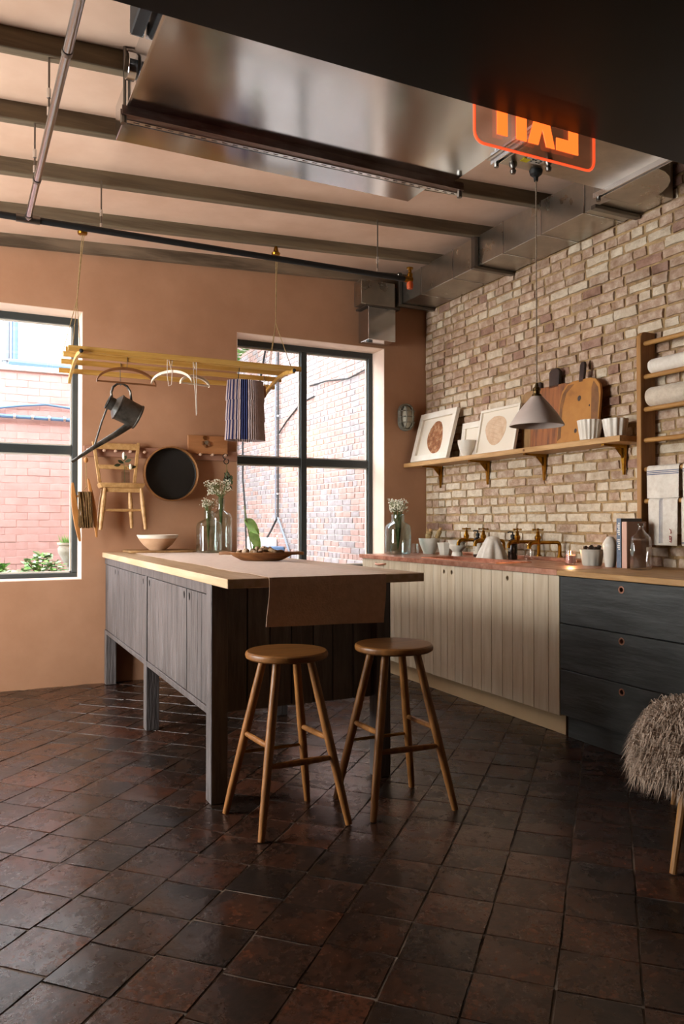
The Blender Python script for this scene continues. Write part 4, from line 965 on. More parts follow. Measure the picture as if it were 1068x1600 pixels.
# twine winder at the window jamb
tw = thing('twine_winder', (.79, 5.86, 1.06), 'wooden net winder wrapped in brown twine hung beside the window', 'winder')
M['blade'] = pm('orange_wood', '#B97F42', '#9C6531', 8, .5, stretch=(4, 4, .5))
def blade(cx0, z0, cx1, z1, w, bow, y):
    n = 10; L_ = []; R_ = []
    for i in range(n+1):
        q = i/n; x = cx0+(cx1-cx0)*q+bow*math.sin(math.pi*q); z = z0+(z1-z0)*q; hw = w*math.sin(math.pi*(q*.86+.07)) ** .7
        L_.append((x-hw, y, z)); R_.append((x+hw, y, z))
    return MB().prism(L_+R_[::-1], (0, .02, 0))
blade(.700, 1.485, .752, 1.06, .021, -.006, 5.845).build('blade', M['blade'], tw, bevel=.003)
blade(.806, 1.515, .868, 1.09, .016, .01, 5.845).build('blade', M['blade'], tw, bevel=.003)
MB().box(.725, 5.85, 1.17, .845, 5.862, 1.185).box(.725, 5.85, 1.38, .845, 5.862, 1.395).build('cross_bar', M['blade'], tw)
rt_ = random.Random(12); sb = MB()
for k in range(54):
    x0 = .738+.088*rt_.random(); x1 = min(.838, max(.74, x0+rt_.uniform(-.03, .03)+.012)); y = 5.84+rt_.uniform(-.012, .03)
    sb.tube([(x0, y+.006, 1.42), (x0*.7+x1*.3, y-.006, 1.36), (x0*.4+x1*.6, y-.008, 1.25), (x1, y+.006, 1.155+rt_.uniform(0, .01))], .0036, 5)
tag(sb.build('twine', pm('brown_twine', '#7A5A34', '#55401F', 60, .9), tw), kind='stuff')
MB().tube([(.812, 5.94, 1.735), (.80, 5.92, 1.66), (.798, 5.86, 1.46)], .0028, 6).tube([(.798, 5.86, 1.46), (.755, 5.86, 1.40)], .0025, 6).tube([(.798, 5.86, 1.46), (.835, 5.86, 1.42)], .0025, 6).build('hanging_cord', M['rope'], tw)
MB().blob((.80, 5.915, 1.655), .017, .015, .02, 10, 7).build('wooden_bead', M['blade'], tw)
# bulkhead wall lamp
wl = thing('bulkhead_lamp', (3.55, 5.95, 2.015), 'oval grey caged bulkhead lamp on the pink wall by the brick corner', 'wall lamp')
M['lampgrey'] = pm('weathered_grey_metal', '#8D8C80', '#76756A', 14, .5, metal=.3)
M['opal'] = pm('frosted_glass', '#B8B4A2', rough=.35)
def capsule(w, h, y, n=10):
    r = w; hz = h-w
    return [(3.55+r*math.cos(R(180*i/n)), y, 2.139+hz+r*math.sin(R(180*i/n))) for i in range(n+1)] + [(3.55+r*math.cos(R(180+180*i/n)), y, 2.139-hz+r*math.sin(R(180+180*i/n))) for i in range(n+1)]
MB().prism(capsule(.075, .123, 5.97), (0, .029, 0)).build('base', M['lampgrey'], wl, bevel=.005)
MB().blob((3.55, 5.965, 2.139), .052, .055, .1, 16, 12).build('glass_dome', M['opal'], wl)
for s in (-.032, .032):
    MB().tube([(3.55+s, 5.97, 2.139+.105*math.cos(0)), (3.55+s, 5.915, 2.22), (3.55+s, 5.903, 2.139), (3.55+s, 5.915, 2.058), (3.55+s, 5.97, 2.034)], .0055, 8).build('cage_bar', M['lampgrey'], wl)
for z in (2.19, 2.139, 2.088):
    MB().tube([(3.478, 5.97, z), (3.49, 5.92, z), (3.55, 5.9, z), (3.61, 5.92, z), (3.622, 5.97, z)], .0045, 8).build('cage_bar', M['lampgrey'], wl)
MB().tube([(p[0], 5.955, p[2]) for p in capsule(.066, .114, 0)], .008, 8, closed=True).build('cage_ring', M['lampgrey'], wl)

# ------------------------------------------------------------------ shelf on the brick wall and what stands on it
sf = thing('wall_shelf', (3.65, 4.72, 1.688), 'long pale oak shelf on brass brackets along the brick wall', 'shelf')
MB().box(3.54, 3.45, 1.688, 3.757, 5.998, 1.724).build('board', M['oak'], sf, bevel=.002)
MB().tube([(3.541, 4.34, 1.706), (3.536, 4.34, 1.706)], .008, 8).build('knot', M['hangbrown'], sf)
for y in (5.72, 5.04, 4.37, 3.62):
    b = MB(); w = .012
    b.hexa([(3.742, y-w*.4, 1.50), (3.757, y-w*.4, 1.50), (3.757, y+w*.4, 1.50), (3.742, y+w*.4, 1.50), (3.735, y-w*1.6, 1.688), (3.757, y-w*1.6, 1.688), (3.757, y+w*1.6, 1.688), (3.735, y+w*1.6, 1.688)])
    b.hexa([(3.57, y-w, 1.676), (3.742, y-w*1.5, 1.666), (3.742, y+w*1.5, 1.666), (3.57, y+w, 1.676), (3.57, y-w, 1.688), (3.742, y-w*1.5, 1.688), (3.742, y+w*1.5, 1.688), (3.57, y+w, 1.688)])
    b.prism([(3.742, y-.004, 1.60), (3.742, y-.004, 1.67), (3.67, y-.004, 1.675)], (0, .008, 0))
    b.build('bracket', M['brass'], sf, smooth=0)
def lean_frame(name, y0, y1, h, xb, xt, fw, label, art, mat='whitepaint', depth=.03):
    """picture frame standing on the shelf, leaning to the wall"""
    zb = 1.7245; t = thing(name, ((xb+xt)/2, (y0+y1)/2, zb), label, 'picture')
    upv = Vector((xt-xb, 0, h)).normalized(); nv = Vector((-upv.z, 0, upv.x)); yv = Vector((0, 1, 0)); H = math.hypot(xt-xb, h)
    o = Vector((xb, (y0+y1)/2, zb)); hw = (y1-y0)/2
    def part(nm, a0, a1, b0, b1, d0, d1, mat_):
        return MB().obox(o+yv*((a0+a1)/2)+upv*((b0+b1)/2)+nv*((d0+d1)/2), yv*((a1-a0)/2), upv*((b1-b0)/2), nv*((d1-d0)/2)).build(nm, mat_, t, bevel=.002)
    f = M[mat]
    part('frame_bar', -hw, hw, 0, fw, 0, depth, f); part('frame_bar', -hw, hw, H-fw, H, 0, depth, f)
    part('frame_bar', -hw, -hw+fw, fw, H-fw, 0, depth, f); part('frame_bar', hw-fw, hw, fw, H-fw, 0, depth, f)
    part('backing', -hw+fw*.5, hw-fw*.5, fw*.5, H-fw*.5, 0, depth*.35, M['artpaper'])
    P = lambda a, b, d: o+yv*a+upv*b+nv*d
    if art: art(t, P, hw-fw, H, depth*.35)
    return t
M['whitepaint'] = pm('white_frame_paint', '#E9E1D2', '#E0D6C4', 9, .5)
M['artpaper'] = pm('art_paper', '#E4DAC8', rough=.9)
M['crust'] = pm('bread_crust', '#6E452B', '#C9A27A', 22, .9, c3='#9A6440', lo=.3, hi=.72)
M['crumb'] = pm('pale_bread', '#D9BFA2', '#C9A888', 18, .9)
def loaf(mat, cy, cz, ry, rz, tilt, seed):
    def art(t, P, hw, H, d):
        rnd = random.Random(seed)
        pts = []
        for i in range(26):
            a = 6.2832*i/26; q = 1+.06*math.sin(3*a+1)+rnd.uniform(-.02, .02); y = ry*math.cos(a)*q; z = rz*math.sin(a)*q
            pts.append((cy+y*math.cos(tilt)-z*math.sin(tilt), cz*H+y*math.sin(tilt)+z*math.cos(tilt)))
        e = P(0, 0, .0012)-P(0, 0, 0)
        MB().prism([P(a, b, d) for a, b in pts], e).build('loaf_print', mat, t, smooth=0)
        ln = MB()
        for k in range(7):
            q = -0.8+1.6*k/6; w = math.sqrt(max(0, 1-q*q))*.8
            p = [(cy+(q*.3*ry+s*w*ry)*math.cos(tilt)-(q*rz)*math.sin(tilt), cz*H+(q*.3*ry+s*w*ry)*math.sin(tilt)+(q*rz)*math.cos(tilt)) for s in (-.7, 0, .7)]
            ln.tube([P(a, b+.004*(i == 1), d+.0012) for i, (a, b) in enumerate(p)], .0014, 4)
        ln.build('score_lines', M['hangbrown'] if mat is M['crust'] else M['crumb'], t)
    return art
lean_frame('picture_frame', 5.37, 5.94, .43, 3.605, 3.722, .055, 'white framed bread picture with a dark crusty loaf', loaf(M['crust'], -.01, .47, .115, .155, -.4, 1), depth=.034)
lean_frame('picture_frame', 5.0, 5.335, .29, 3.70, 3.735, .05, 'small plain white box frame between the two bread pictures', None, depth=.02)
lean_frame('picture_frame', 4.56, 5.045, .355, 3.645, 3.715, .02, 'thin white framed bread picture with a pale scored loaf', loaf(M['crumb'], .03, .52, .13, .115, .3, 2), depth=.024)
def flute(n, amp): return lambda a, z: 1+amp*math.cos(n*a)
def ceramic(name, c, prof, label, cat, mat='white', n=32, wob=None, group=None):
    z = c[2]; t = MB().lathe([(r, z+h) for r, h in prof], (c[0], c[1], 0), n, wob=wob).build(name, M[mat], smooth=40)
    return tag(t, label, cat, group)
BOWL = lambda r, h, f=.55, w=.006: [(0, 0), (r*f, 0), (r*f*1.02, .008), (r*.78, h*.4), (r*.93, h*.75), (r, h), (r-w, h), (r*.9-w, h*.72), (r*.72-w, h*.38), (r*f*.8, .014), (0, .012)]
ceramic('fluted_bowl', (3.59, 5.10, 1.7245), BOWL(.072, .125, .5), 'swirled white fluted bowl in front of the small box frame', 'bowl', n=64, wob=lambda a, z: 1+.035*math.cos(9*(a+z*9)))
TIN = lambda r, h: [(0, 0), (r*.72, 0), (r*.76, .006), (r*.98, h), (r*.95, h), (r*.72, .01), (0, .008)]
ceramic('fluted_tin', (3.586, 3.745, 1.7245), TIN(.077, .125), 'wide white fluted baking tin nearest the chopping boards on the shelf', 'baking tin', n=96, wob=flute(16, .05), group='fluted white tins on the shelf')
ceramic('fluted_tin', (3.63, 3.572, 1.7245), TIN(.078, .115), 'narrower white fluted baking tin at the ladder end of the shelf', 'baking tin', n=96, wob=flute(11, .06), group='fluted white tins on the shelf')
def board(name, y0, y1, h, xb, xt, th, mat, label, handle, rc, tilt=0):
    zb = 1.7245; t = thing(name, (xb, (y0+y1)/2, zb), label, 'chopping board', 'worn wooden chopping boards on the shelf')
    upv = Vector((xt-xb, 0, h)).normalized(); nv = Vector((-upv.z, 0, upv.x)); H = math.hypot(xt-xb, h)
    yc = (y0+y1)/2; hw = (y1-y0)/2; o = Vector((xb, yc, zb))
    P = lambda a, b: o+Vector((0, 1, 0))*(a+tilt*b)+upv*b
    pts = []
    r = rc
    for cx, cz, a in ((hw-.03, .03, -90), (hw-r, H-r, 0), (-hw+r, H-r, 90), (-hw+.03, .03, 180)):
        rr = .03 if cz == .03 else r
        pts += [P(cx+rr*math.cos(R(a+q)), cz+rr*math.sin(R(a+q))) for q in (0, 30, 60, 90)]
    MB().prism(pts, nv*th).build('blade', M[mat], t, bevel=.003)
    if handle:
        hy, hwid, hh = handle; q = [P(hy-hwid, H-.02), P(hy+hwid, H-.02), P(hy+hwid*1.1, H+hh*.8), P(hy+hwid*.6, H+hh), P(hy-hwid*.6, H+hh), P(hy-hwid*1.1, H+hh*.8)]
        MB().prism(q, nv*th).build('handle', M['walnut'], t, bevel=.004)
    return t, P, nv, th
M['walnut'] = pm('dark_walnut', '#3E2719', '#24160E', 9, .5)
M['scorch'] = pm('scorched_wood', '#8A5A2A', '#63401F', 7, .6)
M['boardA'] = pm('worn_grey_board', '#A58154', '#7A5833', 6, .6, stretch=(2, 3, .7))
M['boardB'] = pm('worn_honey_board', '#9E5F30', '#5F3A22', 6, .55, stretch=(3, 5, .5), c3='#8A5228')
M['boardC'] = pm('worn_amber_board', '#B27A34', '#6E4520', 5, .55, lo=.38, hi=.8, c3='#A56C2B')
board('chopping_board', 4.36, 4.60, .44, 3.745, 3.755, .016, 'boardA', 'tall grey-brown chopping board behind the pendant shade', (-.07, .018, .05), .06)
board('chopping_board', 4.03, 4.46, .435, 3.715, 3.735, .022, 'boardB', 'honey-brown chopping board with a wide dark handle in the middle', (-.02, .05, .12), .09)
t, P, nv, th = board('chopping_board', 3.765, 4.145, .425, 3.683, 3.708, .022, 'boardC', 'amber chopping board with dark knots and a slim tilted handle', (.0, .022, .12), .11, tilt=-.06)
MB().prism([P(a, b_)+nv*(th-.0002) for a, b_ in ((-.182, .03), (-.135, .03), (-.12, .2), (-.105, .36), (-.12, .40), (-.165, .35), (-.182, .28))], nv*.0008).build('scorched_band', M['scorch'], t, smooth=0)
MB().prism([P(a, b_)+nv*(th-.0002) for a, b_ in ((.182, .03), (.182, .28), (.165, .35), (.12, .405), (.06, .405), (.13, .35), (.155, .25), (.15, .05))], nv*.0008).build('scorched_band', M['scorch'], t, smooth=0)
for a, b_, r in ((-.0, .3, .016), (.01, .085, .013), (-.1, .24, .006)):
    c = P(a, b_)+nv*th; MB().prism([c+Vector((0, 1, 0))*(r*math.cos(q))+(P(0, 1)-P(0, 0)).normalized()*(r*1.2*math.sin(q)) for q in [6.283*i/10 for i in range(10)]], nv*.001).build('knot', M['walnut'], t, smooth=0)

# ------------------------------------------------------------------ pendant lamp
pl = thing('pendant_lamp', (2.62, 3.108, 1.69), 'pale grey conical pendant lamp hung from the duct on a cord', 'pendant lamp')
PX, PY = 2.62, 3.108
M['shade'] = pm('matt_grey_shade', '#BDADA3', '#B3A399', 5, .55)
MB().lathe([(.137, 1.69), (.137, 1.696), (.1, 1.755), (.06, 1.805), (.036, 1.832), (.03, 1.84), (0, 1.842), (0, 1.838), (.03, 1.836), (.056, 1.8), (.096, 1.75), (.133, 1.694), (.133, 1.69), (.137, 1.69)], (PX, PY, 0), 48).build('shade', M['shade'], pl)
MB().lathe([(0, 1.838), (.026, 1.84), (.024, 1.85), (.017, 1.855), (.017, 1.868), (.021, 1.872), (.018, 1.885), (.01, 1.892), (.006, 1.91), (0, 1.912)], (PX, PY, 0), 20).build('gallery', pm('dark_bronze', '#5C4A2E', rough=.35, metal=1.0), pl)
MB().cyl((PX, PY, 1.905), (PX, PY, 2.97), .0032, n=8).build('cord', pm('twisted_flex', '#9C8874', '#6C5C4C', 90, .8), pl)
MB().lathe([(0, 2.945), (.01, 2.945), (.012, 2.965), (.03, 2.98), (.034, 2.995), (.034, 3.0), (0, 3.0)], (PX, PY, 0), 20).build('ceiling_rose', M['dark'], pl)
MB().blob((PX, PY, 1.75), .024, .024, .034, 12, 8).build('bulb', pm('opal_bulb', '#E8E0D2', rough=.3), pl)

# ------------------------------------------------------------------ wall ladder with linens
ld = thing('wall_ladder', (3.69, 2.95, 1.05), 'oak wall rack with round rungs fixed on the brick wall', 'ladder rack')
def stile(y0, y1):
    pts = [(3.757, y0, 1.05), (3.635, y0, 1.05)] + [(3.675-.04*math.cos(R(a)), y0, 2.305+.04*math.sin(R(a))) for a in (0, 22, 45, 68, 90)] + [(3.757, y0, 2.345)]
    MB().prism(pts, (0, y1-y0, 0)).build('stile', M['laddoak'], ld, bevel=.003)
M['laddoak'] = pm('warm_oak', '#A87A45', '#8E6233', 7, .5, bump=.1, stretch=(4, 4, .4))
M['rungoak'] = pm('warm_oak_rung', '#B88A4E', '#9C6E38', 7, .5, stretch=(4, .4, 4))
stile(3.375, 3.41); stile(2.50, 2.535)
for z in (2.272, 2.072, 1.876, 1.69, 1.516, 1.325):
    MB().tube([(3.672, 2.52, z), (3.672, 3.385, z)], .0145, 14).build('rung', M['rungoak'], ld)
def roll(z, r, y0, y1, label, mat, turns):
    t = thing('rolled_towel', (3.66, (y0+y1)/2, z), label, 'towel', 'rolled linens on the wall rack')
    c = Vector((3.688, 0, z+r+.013)); n = 20
    b = MB(); b.lathe([(0, 0), (r*.9, -.002), (r, .012), (r, y1-y0-.012), (r*.9, y1-y0+.002), (0, y1-y0)], (c.x, y0, c.z), 24, ((1, 0, 0), (0, 0, 1), (0, 1, 0)), wob=lambda a, zz: 1+.02*math.sin(3*a+zz*9)).build('roll', M[mat], t, smooth=50)
    sp_ = [(c.x+rr*math.cos(a), y1+.001, c.z+rr*math.sin(a)) for a, rr in [(i*.5, r*.12+r*.78*i/(turns*12.57)) for i in range(int(turns*12.57))]]
    MB().tube(sp_, .0025, 5).build('spiral_edge', M['cloth'], t)
M['flannel'] = pm('oatmeal_towel', '#CFC2AE', '#BFB09B', 40, .95, bump=.3, bscale=130, sheen=.3)
roll(2.072, .044, 2.56, 3.335, 'slim rolled white cloth on the upper rungs of the wall rack', 'cloth', 3)
roll(1.876, .058, 2.56, 3.345, 'thick rolled oatmeal towel below the slim white roll', 'flannel', 3)
def hung_towel(y0, y1, z, drop, label, stripes, mono=False):
    t = thing('tea_towel', (3.672, (y0+y1)/2, z-drop), label, 'towel', 'striped tea towels over the wall rack')
    def path(v):
        s = v*(2*drop+.05)-drop-.025
        if s < -.025: return (3.672-.018-.004, z+(s+.025)) 
        if s > .025: return (3.672+.018, z-(s-.025)*.75)
        a = math.pi*(1-(s+.025)/.05); return (3.672+.019*math.cos(a)-.002, z+.019*math.sin(a))
    def fn(u, v):
        x, zz = path(v); k = max(0, z-zz)
        return (x-.004*math.sin(u*11+1)*k*6*(1 if x < 3.672 else -1), y0+(y1-y0)*u, zz)
    MB().sheet(fn, 26, 44, (-.0016, 0, .0004)).build('cloth', M['cloth'], t, smooth=60)
    sb = MB()
    for kind, a in stripes:
        def sf_(u, v, kind=kind, a=a):
            if kind == 'v': p = fn(a+(u-.5)*.014, .02+v*.5)
            else: p = fn(u, a+(v-.5)*.012)
            return (p[0]-.0022, p[1], p[2]+(.0012 if kind == 'h' and a > .45 else 0))
        sb.sheet(sf_, 2 if kind == 'v' else 26, 22 if kind == 'v' else 2, (-.0006, 0, 0))
    sb.build('stripes', M['navy'], t, smooth=60)
    if mono:
        mb = MB(); q = [fn(.16, .10), ]; x0 = q[0][0]-.004
        for (a0, b0), (a1, b1) in mono: 
            p0 = fn(a0, .3); stroke(mb, (x0, y0+(y1-y0)*a0, b0), (x0, y0+(y1-y0)*a1, b1), .0035, (-1, 0, 0), .0012)
        mb.build('monogram', M['redthread'], t, smooth=0)
M['navy'] = pm('navy_stripe', '#5A5F7C', rough=.9)
M['redthread'] = pm('red_thread', '#A63A3A', rough=.9)
hung_towel(3.115, 3.345, 1.516, .175, 'white tea towel with blue cross stripes over the higher rung', [('h', .40), ('h', .375), ('h', .35)])
zt = 1.325
hung_towel(3.125, 3.335, zt, .26, 'white tea towel with upright stripes and a red stitched mark', [('v', .52), ('v', .56), ('v', .60)],
           mono=[((.26, zt-.165), (.22, zt-.17)), ((.22, zt-.17), (.20, zt-.185)), ((.20, zt-.185), (.23, zt-.19)), ((.26, zt-.205), (.20, zt-.21)), ((.26, zt-.205), (.25, zt-.225)), ((.25, zt-.225), (.21, zt-.22)), ((.20, zt-.21), (.20, zt-.235)), ((.26, zt-.235), (.21, zt-.24))])
hung_towel(2.72, 3.09, 1.516, .175, 'white tea towel with blue cross stripes next along the higher rung, beyond the first', [('h', .40), ('h', .37)])
hung_towel(2.75, 3.10, zt, .26, 'plain white tea towel next along the lower rung, beyond the red-marked one', [('h', .03)])

# ------------------------------------------------------------------ things on the counter
ZC = .9332
def jar(name, c, prof, mat, label, cat='bottle', n=32, square=None, w=.003):
    t = thing(name, c, label, cat)
    wob = None
    if square: wob = lambda a, z: min(1/max(abs(math.cos(a)), abs(math.sin(a))), square)
    MB().lathe([(r, c[2]+z) for r, z in glass_lathe(prof, w)], (c[0], c[1], 0), n, wob=wob).build('glass', M[mat], t, smooth=40)
    return t
jar('glass_jar', (3.25, 5.6, ZC), [(.1, 0), (.108, .012), (.11, .03), (.11, .2), (.104, .235), (.085, .255), (.06, .265), (.054, .275), (.054, .325), (.06, .332)], 'jarblue', 'large pale green glass jar with a short neck by the window', 'jar', n=40, w=.005)
sprig_bunch('flower_bunch', (3.25, 5.6, ZC+.02), 60, .075, .35, .43, 6, 'white blossom bunch in the large pale green jar', 31, rb=.008, neck=(.042, .318))
jar('glass_tumbler', (3.5, 5.73, ZC), [(.03, 0), (.032, .005), (.036, .075), (.036, .08)], 'jarclear', 'small clear tumbler between the green jar and the mixing bowl', 'glass')
ceramic('mixing_bowl', (3.545, 5.58, ZC), BOWL(.092, .13, .55), 'deep cream mixing bowl holding wooden brushes', 'bowl')
for k, (dx, dy, lx, hh, ang, lab) in enumerate(((-.03, .01, .0, .2, .45, 'wooden handled brush leaning out of the mixing bowl towards the wall'), (-.005, -.005, .1, .17, -.32, 'short bristle brush standing in the mixing bowl'), (.03, .02, .1, .23, .7, 'longest wooden brush leaning furthest from the mixing bowl'))):
    t = thing('kitchen_brush', (3.545+dx, 5.58+dy, ZC+.02), lab, 'brush'); p = Vector((3.545+dx, 5.58+dy, ZC+.025)); d = Vector((lx, -math.sin(ang), 1)).normalized()
    MB().tube([p, p+d*hh*.7, p+d*hh], [.008, .009, .012], 10).build('handle', M['oak'], t)
    MB().tube([p+d*hh*.55, p+d*hh*.6, p+d*hh*.85, p+d*hh*.9], [.01, .02, .022, .012], 10).build('bristle_head', M['rope'], t)
ceramic('faceted_bowl', (3.53, 5.315, ZC), [(0, 0), (.045, 0), (.047, .006), (.068, .1), (.063, .1), (.042, .01), (0, .008)], 'small cream faceted bowl next to the mixing bowl', 'bowl', n=8)
ceramic('footed_cup', (3.51, 5.115, ZC), [(0, 0), (.045, 0), (.045, .012), (.038, .03), (.045, .045), (.062, .06), (.066, .085), (.06, .088), (.078, .125), (.073, .125), (.05, .07), (0, .06)], 'white footed cup with a faceted waist', 'cup', n=14)
def pump(c, label, body, lab=None, h=.15):
    t = thing('pump_bottle', c, label, 'bottle'); x, y, z = c
    MB().lathe([(0, z), (.031, z), (.034, z+.006), (.034, z+h-.03), (.026, z+h-.008), (.013, z+h), (.013, z+h+.02), (0, z+h+.02)], (x, y, 0), 24).build('body', body, t)
    if lab: MB().lathe([(.0347, z+.02), (.0352, z+.021), (.0352, z+h-.045), (.0347, z+h-.044)], (x, y, 0), 24).build('label', lab, t)
    MB().lathe([(0, z+h+.01), (.016, z+h+.01), (.016, z+h+.03), (.006, z+h+.034), (.005, z+h+.055), (0, z+h+.055)], (x, y, 0), 14).tube([(x, y, z+h+.05), (x-.02, y+.012, z+h+.052), (x-.03, y+.018, z+h+.046)], .005, 8).build('pump', M['dark'], t)
    return t
M['amber'] = pm('dark_amber_plastic', '#1D1410', rough=.15)
M['paperlab'] = pm('paper_label', '#E3D8C6', rough=.7)
t = pump((3.565, 4.92, ZC), 'pump bottle with a broad white label behind the first pair of taps', M['amber'], M['paperlab'])
tx = MB()
for k in range(5):
    tx.box(3.5285, 4.908, ZC+.045+k*.008, 3.5305, 4.93-.004*(k % 2), ZC+.047+k*.008)
tx.build('label_print', M['dark'], t, smooth=0)
t = pump((3.545, 4.47, ZC), 'dark unlabelled pump bottle standing by the second pair of taps', M['amber'], None, .145)
tx = MB()
for k in range(2): tx.box(3.5095, 4.455, ZC+.06+k*.012, 3.5115, 4.482, ZC+.063+k*.012)
tx.build('label_print', M['paperlab'], t, smooth=0)
jar('glass_tumbler', (3.585, 4.345, ZC), [(.03, 0), (.032, .005), (.034, .11), (.034, .115)], 'jarclear', 'tall clear tumbler beside the dark pump bottle', 'glass')
# draped cloth
rc_ = random.Random(4)
def drape(a, z): return 1+(.10*math.cos(5*a+.6)+.06*math.cos(9*a+2))*min(1, (1.075-z)/.08)
cl = MB().lathe([(.108, ZC), (.104, ZC+.012), (.09, ZC+.05), (.07, ZC+.1), (.058, ZC+.13), (.048, ZC+.15), (.025, ZC+.162), (0, ZC+.165)], (3.48, 4.62, 0), 72, wob=drape)
tag(cl.build('draped_cloth', M['cloth'], smooth=60), 'white cloth draped over a hidden vessel by the sink', 'cloth')
# candle
fl = bpy.data.lights.new('candle_light', 'POINT'); fl.energy = .9; fl.color = (1, .62, .3); fl.shadow_soft_size = .008
flo = bpy.data.objects.new('candle_light', fl); COL.objects.link(flo); flo.location = (3.40, 3.72, ZC+.1)
M['tintglass'] = pane_glass('pink_candle_glass', (.95, .9, .88), .08)
cn = jar('candle_jar', (3.40, 3.72, ZC), [(.033, 0), (.036, .006), (.036, .085), (.035, .09)], 'tintglass', 'lit pink candle in a clear glass jar', 'candle', w=.006)
MB().lathe([(0, ZC+.012), (.0295, ZC+.012), (.0295, ZC+.06), (.01, ZC+.058), (0, ZC+.058)], (3.40, 3.72, 0), 24).build('wax', pm('pink_wax', '#E0A79A', rough=.4), cn)
MB().lathe([(0, ZC+.06), (.004, ZC+.066), (.0035, ZC+.075), (0, ZC+.088)], (3.40, 3.72, 0), 10).build('flame', pm('candle_flame', '#FFD9A0', emit='#FFB45C', estr=14), cn)
ceramic('fluted_bowl', (3.475, 3.615, ZC), [(0, 0), (.05, 0), (.055, .008), (.07, .09), (.078, .1), (.07, .1), (.05, .012), (0, .01)], 'white deep-fluted bowl of small pinecones beside the candle', 'bowl', n=72, wob=lambda a, z: 1+.07*abs(math.sin(5*a))*(1 if z < ZC+.088 else .2))
rc_ = random.Random(8)
for k in range(7):
    a = k*.9; q = .04 if k else 0
    tag(MB().blob((3.475+q*math.cos(a), 3.615+q*math.sin(a), ZC+.098+rc_.uniform(0, .012)), .017, .015, .016, 8, 6, .18).build('pinecone', M['walnut'], smooth=0), 'small dark pinecone heaped in the fluted bowl', 'pinecone', 'pinecones in the fluted bowl')
ceramic('white_vase', (3.465, 3.455, ZC), [(0, 0), (.03, 0), (.032, .006), (.045, .12), (.047, .135), (.03, .165), (.018, .18), (.013, .18), (.02, .15), (0, .03)], 'white faceted vase with sloping shoulders leaning by the books', 'vase', n=9)
bk = thing('book', (3.55, 3.375, .9322), 'tall blue-grey spined book standing against the rack foot', 'book')
M['bluebook'] = pm('blue_grey_cover', '#6F7C8E', '#5D6A7C', 20, .6)
MB().box(3.455, 3.357, .9322, 3.62, 3.393, 1.222).build('cover', pm('charcoal_cover', '#4D4844', rough=.6), bk, bevel=.002)
MB().box(3.452, 3.358, .9325, 3.4552, 3.392, 1.2215).build('spine', M['bluebook'], bk)
tx = MB()
for k in range(13): tx.box(3.4508, 3.366, 1.19-k*.011-(.02 if k > 6 else 0), 3.4521, 3.384-(.006 if k % 3 == 0 else 0), 1.1965-k*.011-(.02 if k > 6 else 0))
tx.build('spine_lettering', M['whitep'], bk, smooth=0)
bk = thing('book', (3.53, 3.325, .9322), 'pink cloth-bound book standing in front of the blue-grey book', 'book')
MB().box(3.447, 3.305, .9322, 3.60, 3.345, 1.203).build('cover', pm('tan_cover', '#8E6B58', rough=.7), bk, bevel=.003)
MB().box(3.444, 3.307, .9325, 3.4475, 3.343, 1.2025).build('spine', pm('pink_spine', '#D3A995', rough=.7), bk)
jar('square_bottle', (3.415, 3.175, .9322), [(.056, 0), (.058, .006), (.058, .165), (.05, .185), (.03, .205), (.016, .225), (.014, .245), (.018, .248), (.018, .26)], 'jarclear', 'clear square-sided glass bottle with sloping shoulders before the books', n=8, w=.003)

# ------------------------------------------------------------------ things on the island
ZI = .9752
tag(MB().prism([(1.07, 5.62, ZI+.003), (1.50, 5.56, ZI+.003), (1.57, 5.62, ZI+.003), (1.55, 5.92, ZI+.003), (1.10, 5.95, ZI+.003), (1.06, 5.9, ZI+.003)], (0, 0, .016)).build('serving_board', M['boardA'], bevel=.004), 'thin grey-brown serving board under the cream bowl', 'serving board')
fb = thing('serving_bowl', (1.285, 5.74, ZI+.02), 'cream glazed bowl with a bare clay outside on the serving board', 'bowl')
z = ZI+.0195
MB().lathe([(0, z), (.06, z), (.064, z+.006), (.1, z+.035), (.128, z+.068), (.14, z+.09)], (1.285, 5.74, 0), 44).build('clay_body', pm('bare_clay', '#D2AD8C', '#C39C7A', 8, .6), fb)
MB().lathe([(.1385, z+.086), (.15, z+.108), (.15, z+.112), (.146, z+.112), (.12, z+.066), (.09, z+.036), (.05, z+.016), (0, z+.014)], (1.285, 5.74, 0), 44).build('glazed_inside', M['white'], fb)
SQ = 1.16
jar('glass_bottle', (1.59, 5.45, ZI+.0035), [(.078, 0), (.083, .01), (.083, .19), (.075, .215), (.05, .232), (.034, .24), (.031, .25), (.031, .30), (.036, .306)], 'jar', 'stout square glass bottle with a wide neck on the island', n=40, square=SQ, w=.004)
jar('glass_bottle', (1.725, 5.60, ZI+.0002), [(.07, 0), (.075, .01), (.075, .255), (.066, .285), (.04, .302), (.028, .31), (.026, .32), (.026, .40), (.03, .406)], 'jar', 'taller slim glass bottle behind the stout one on the island', n=40, square=SQ, w=.004)
sprig_bunch('flower_bunch', (1.725, 5.60, ZI+.02), 52, .1, .43, .52, 5, "airy cream baby's breath in the taller island bottle", 33, rb=.0055, lean=(-.02, 0), neck=(.018, .395))
sprig_bunch('flower_bunch', (1.585, 5.45, ZI+.02), 30, .05, .325, .37, 4, "short cream baby's breath sprigs in the stout island bottle", 34, rb=.005, neck=(.022, .295))
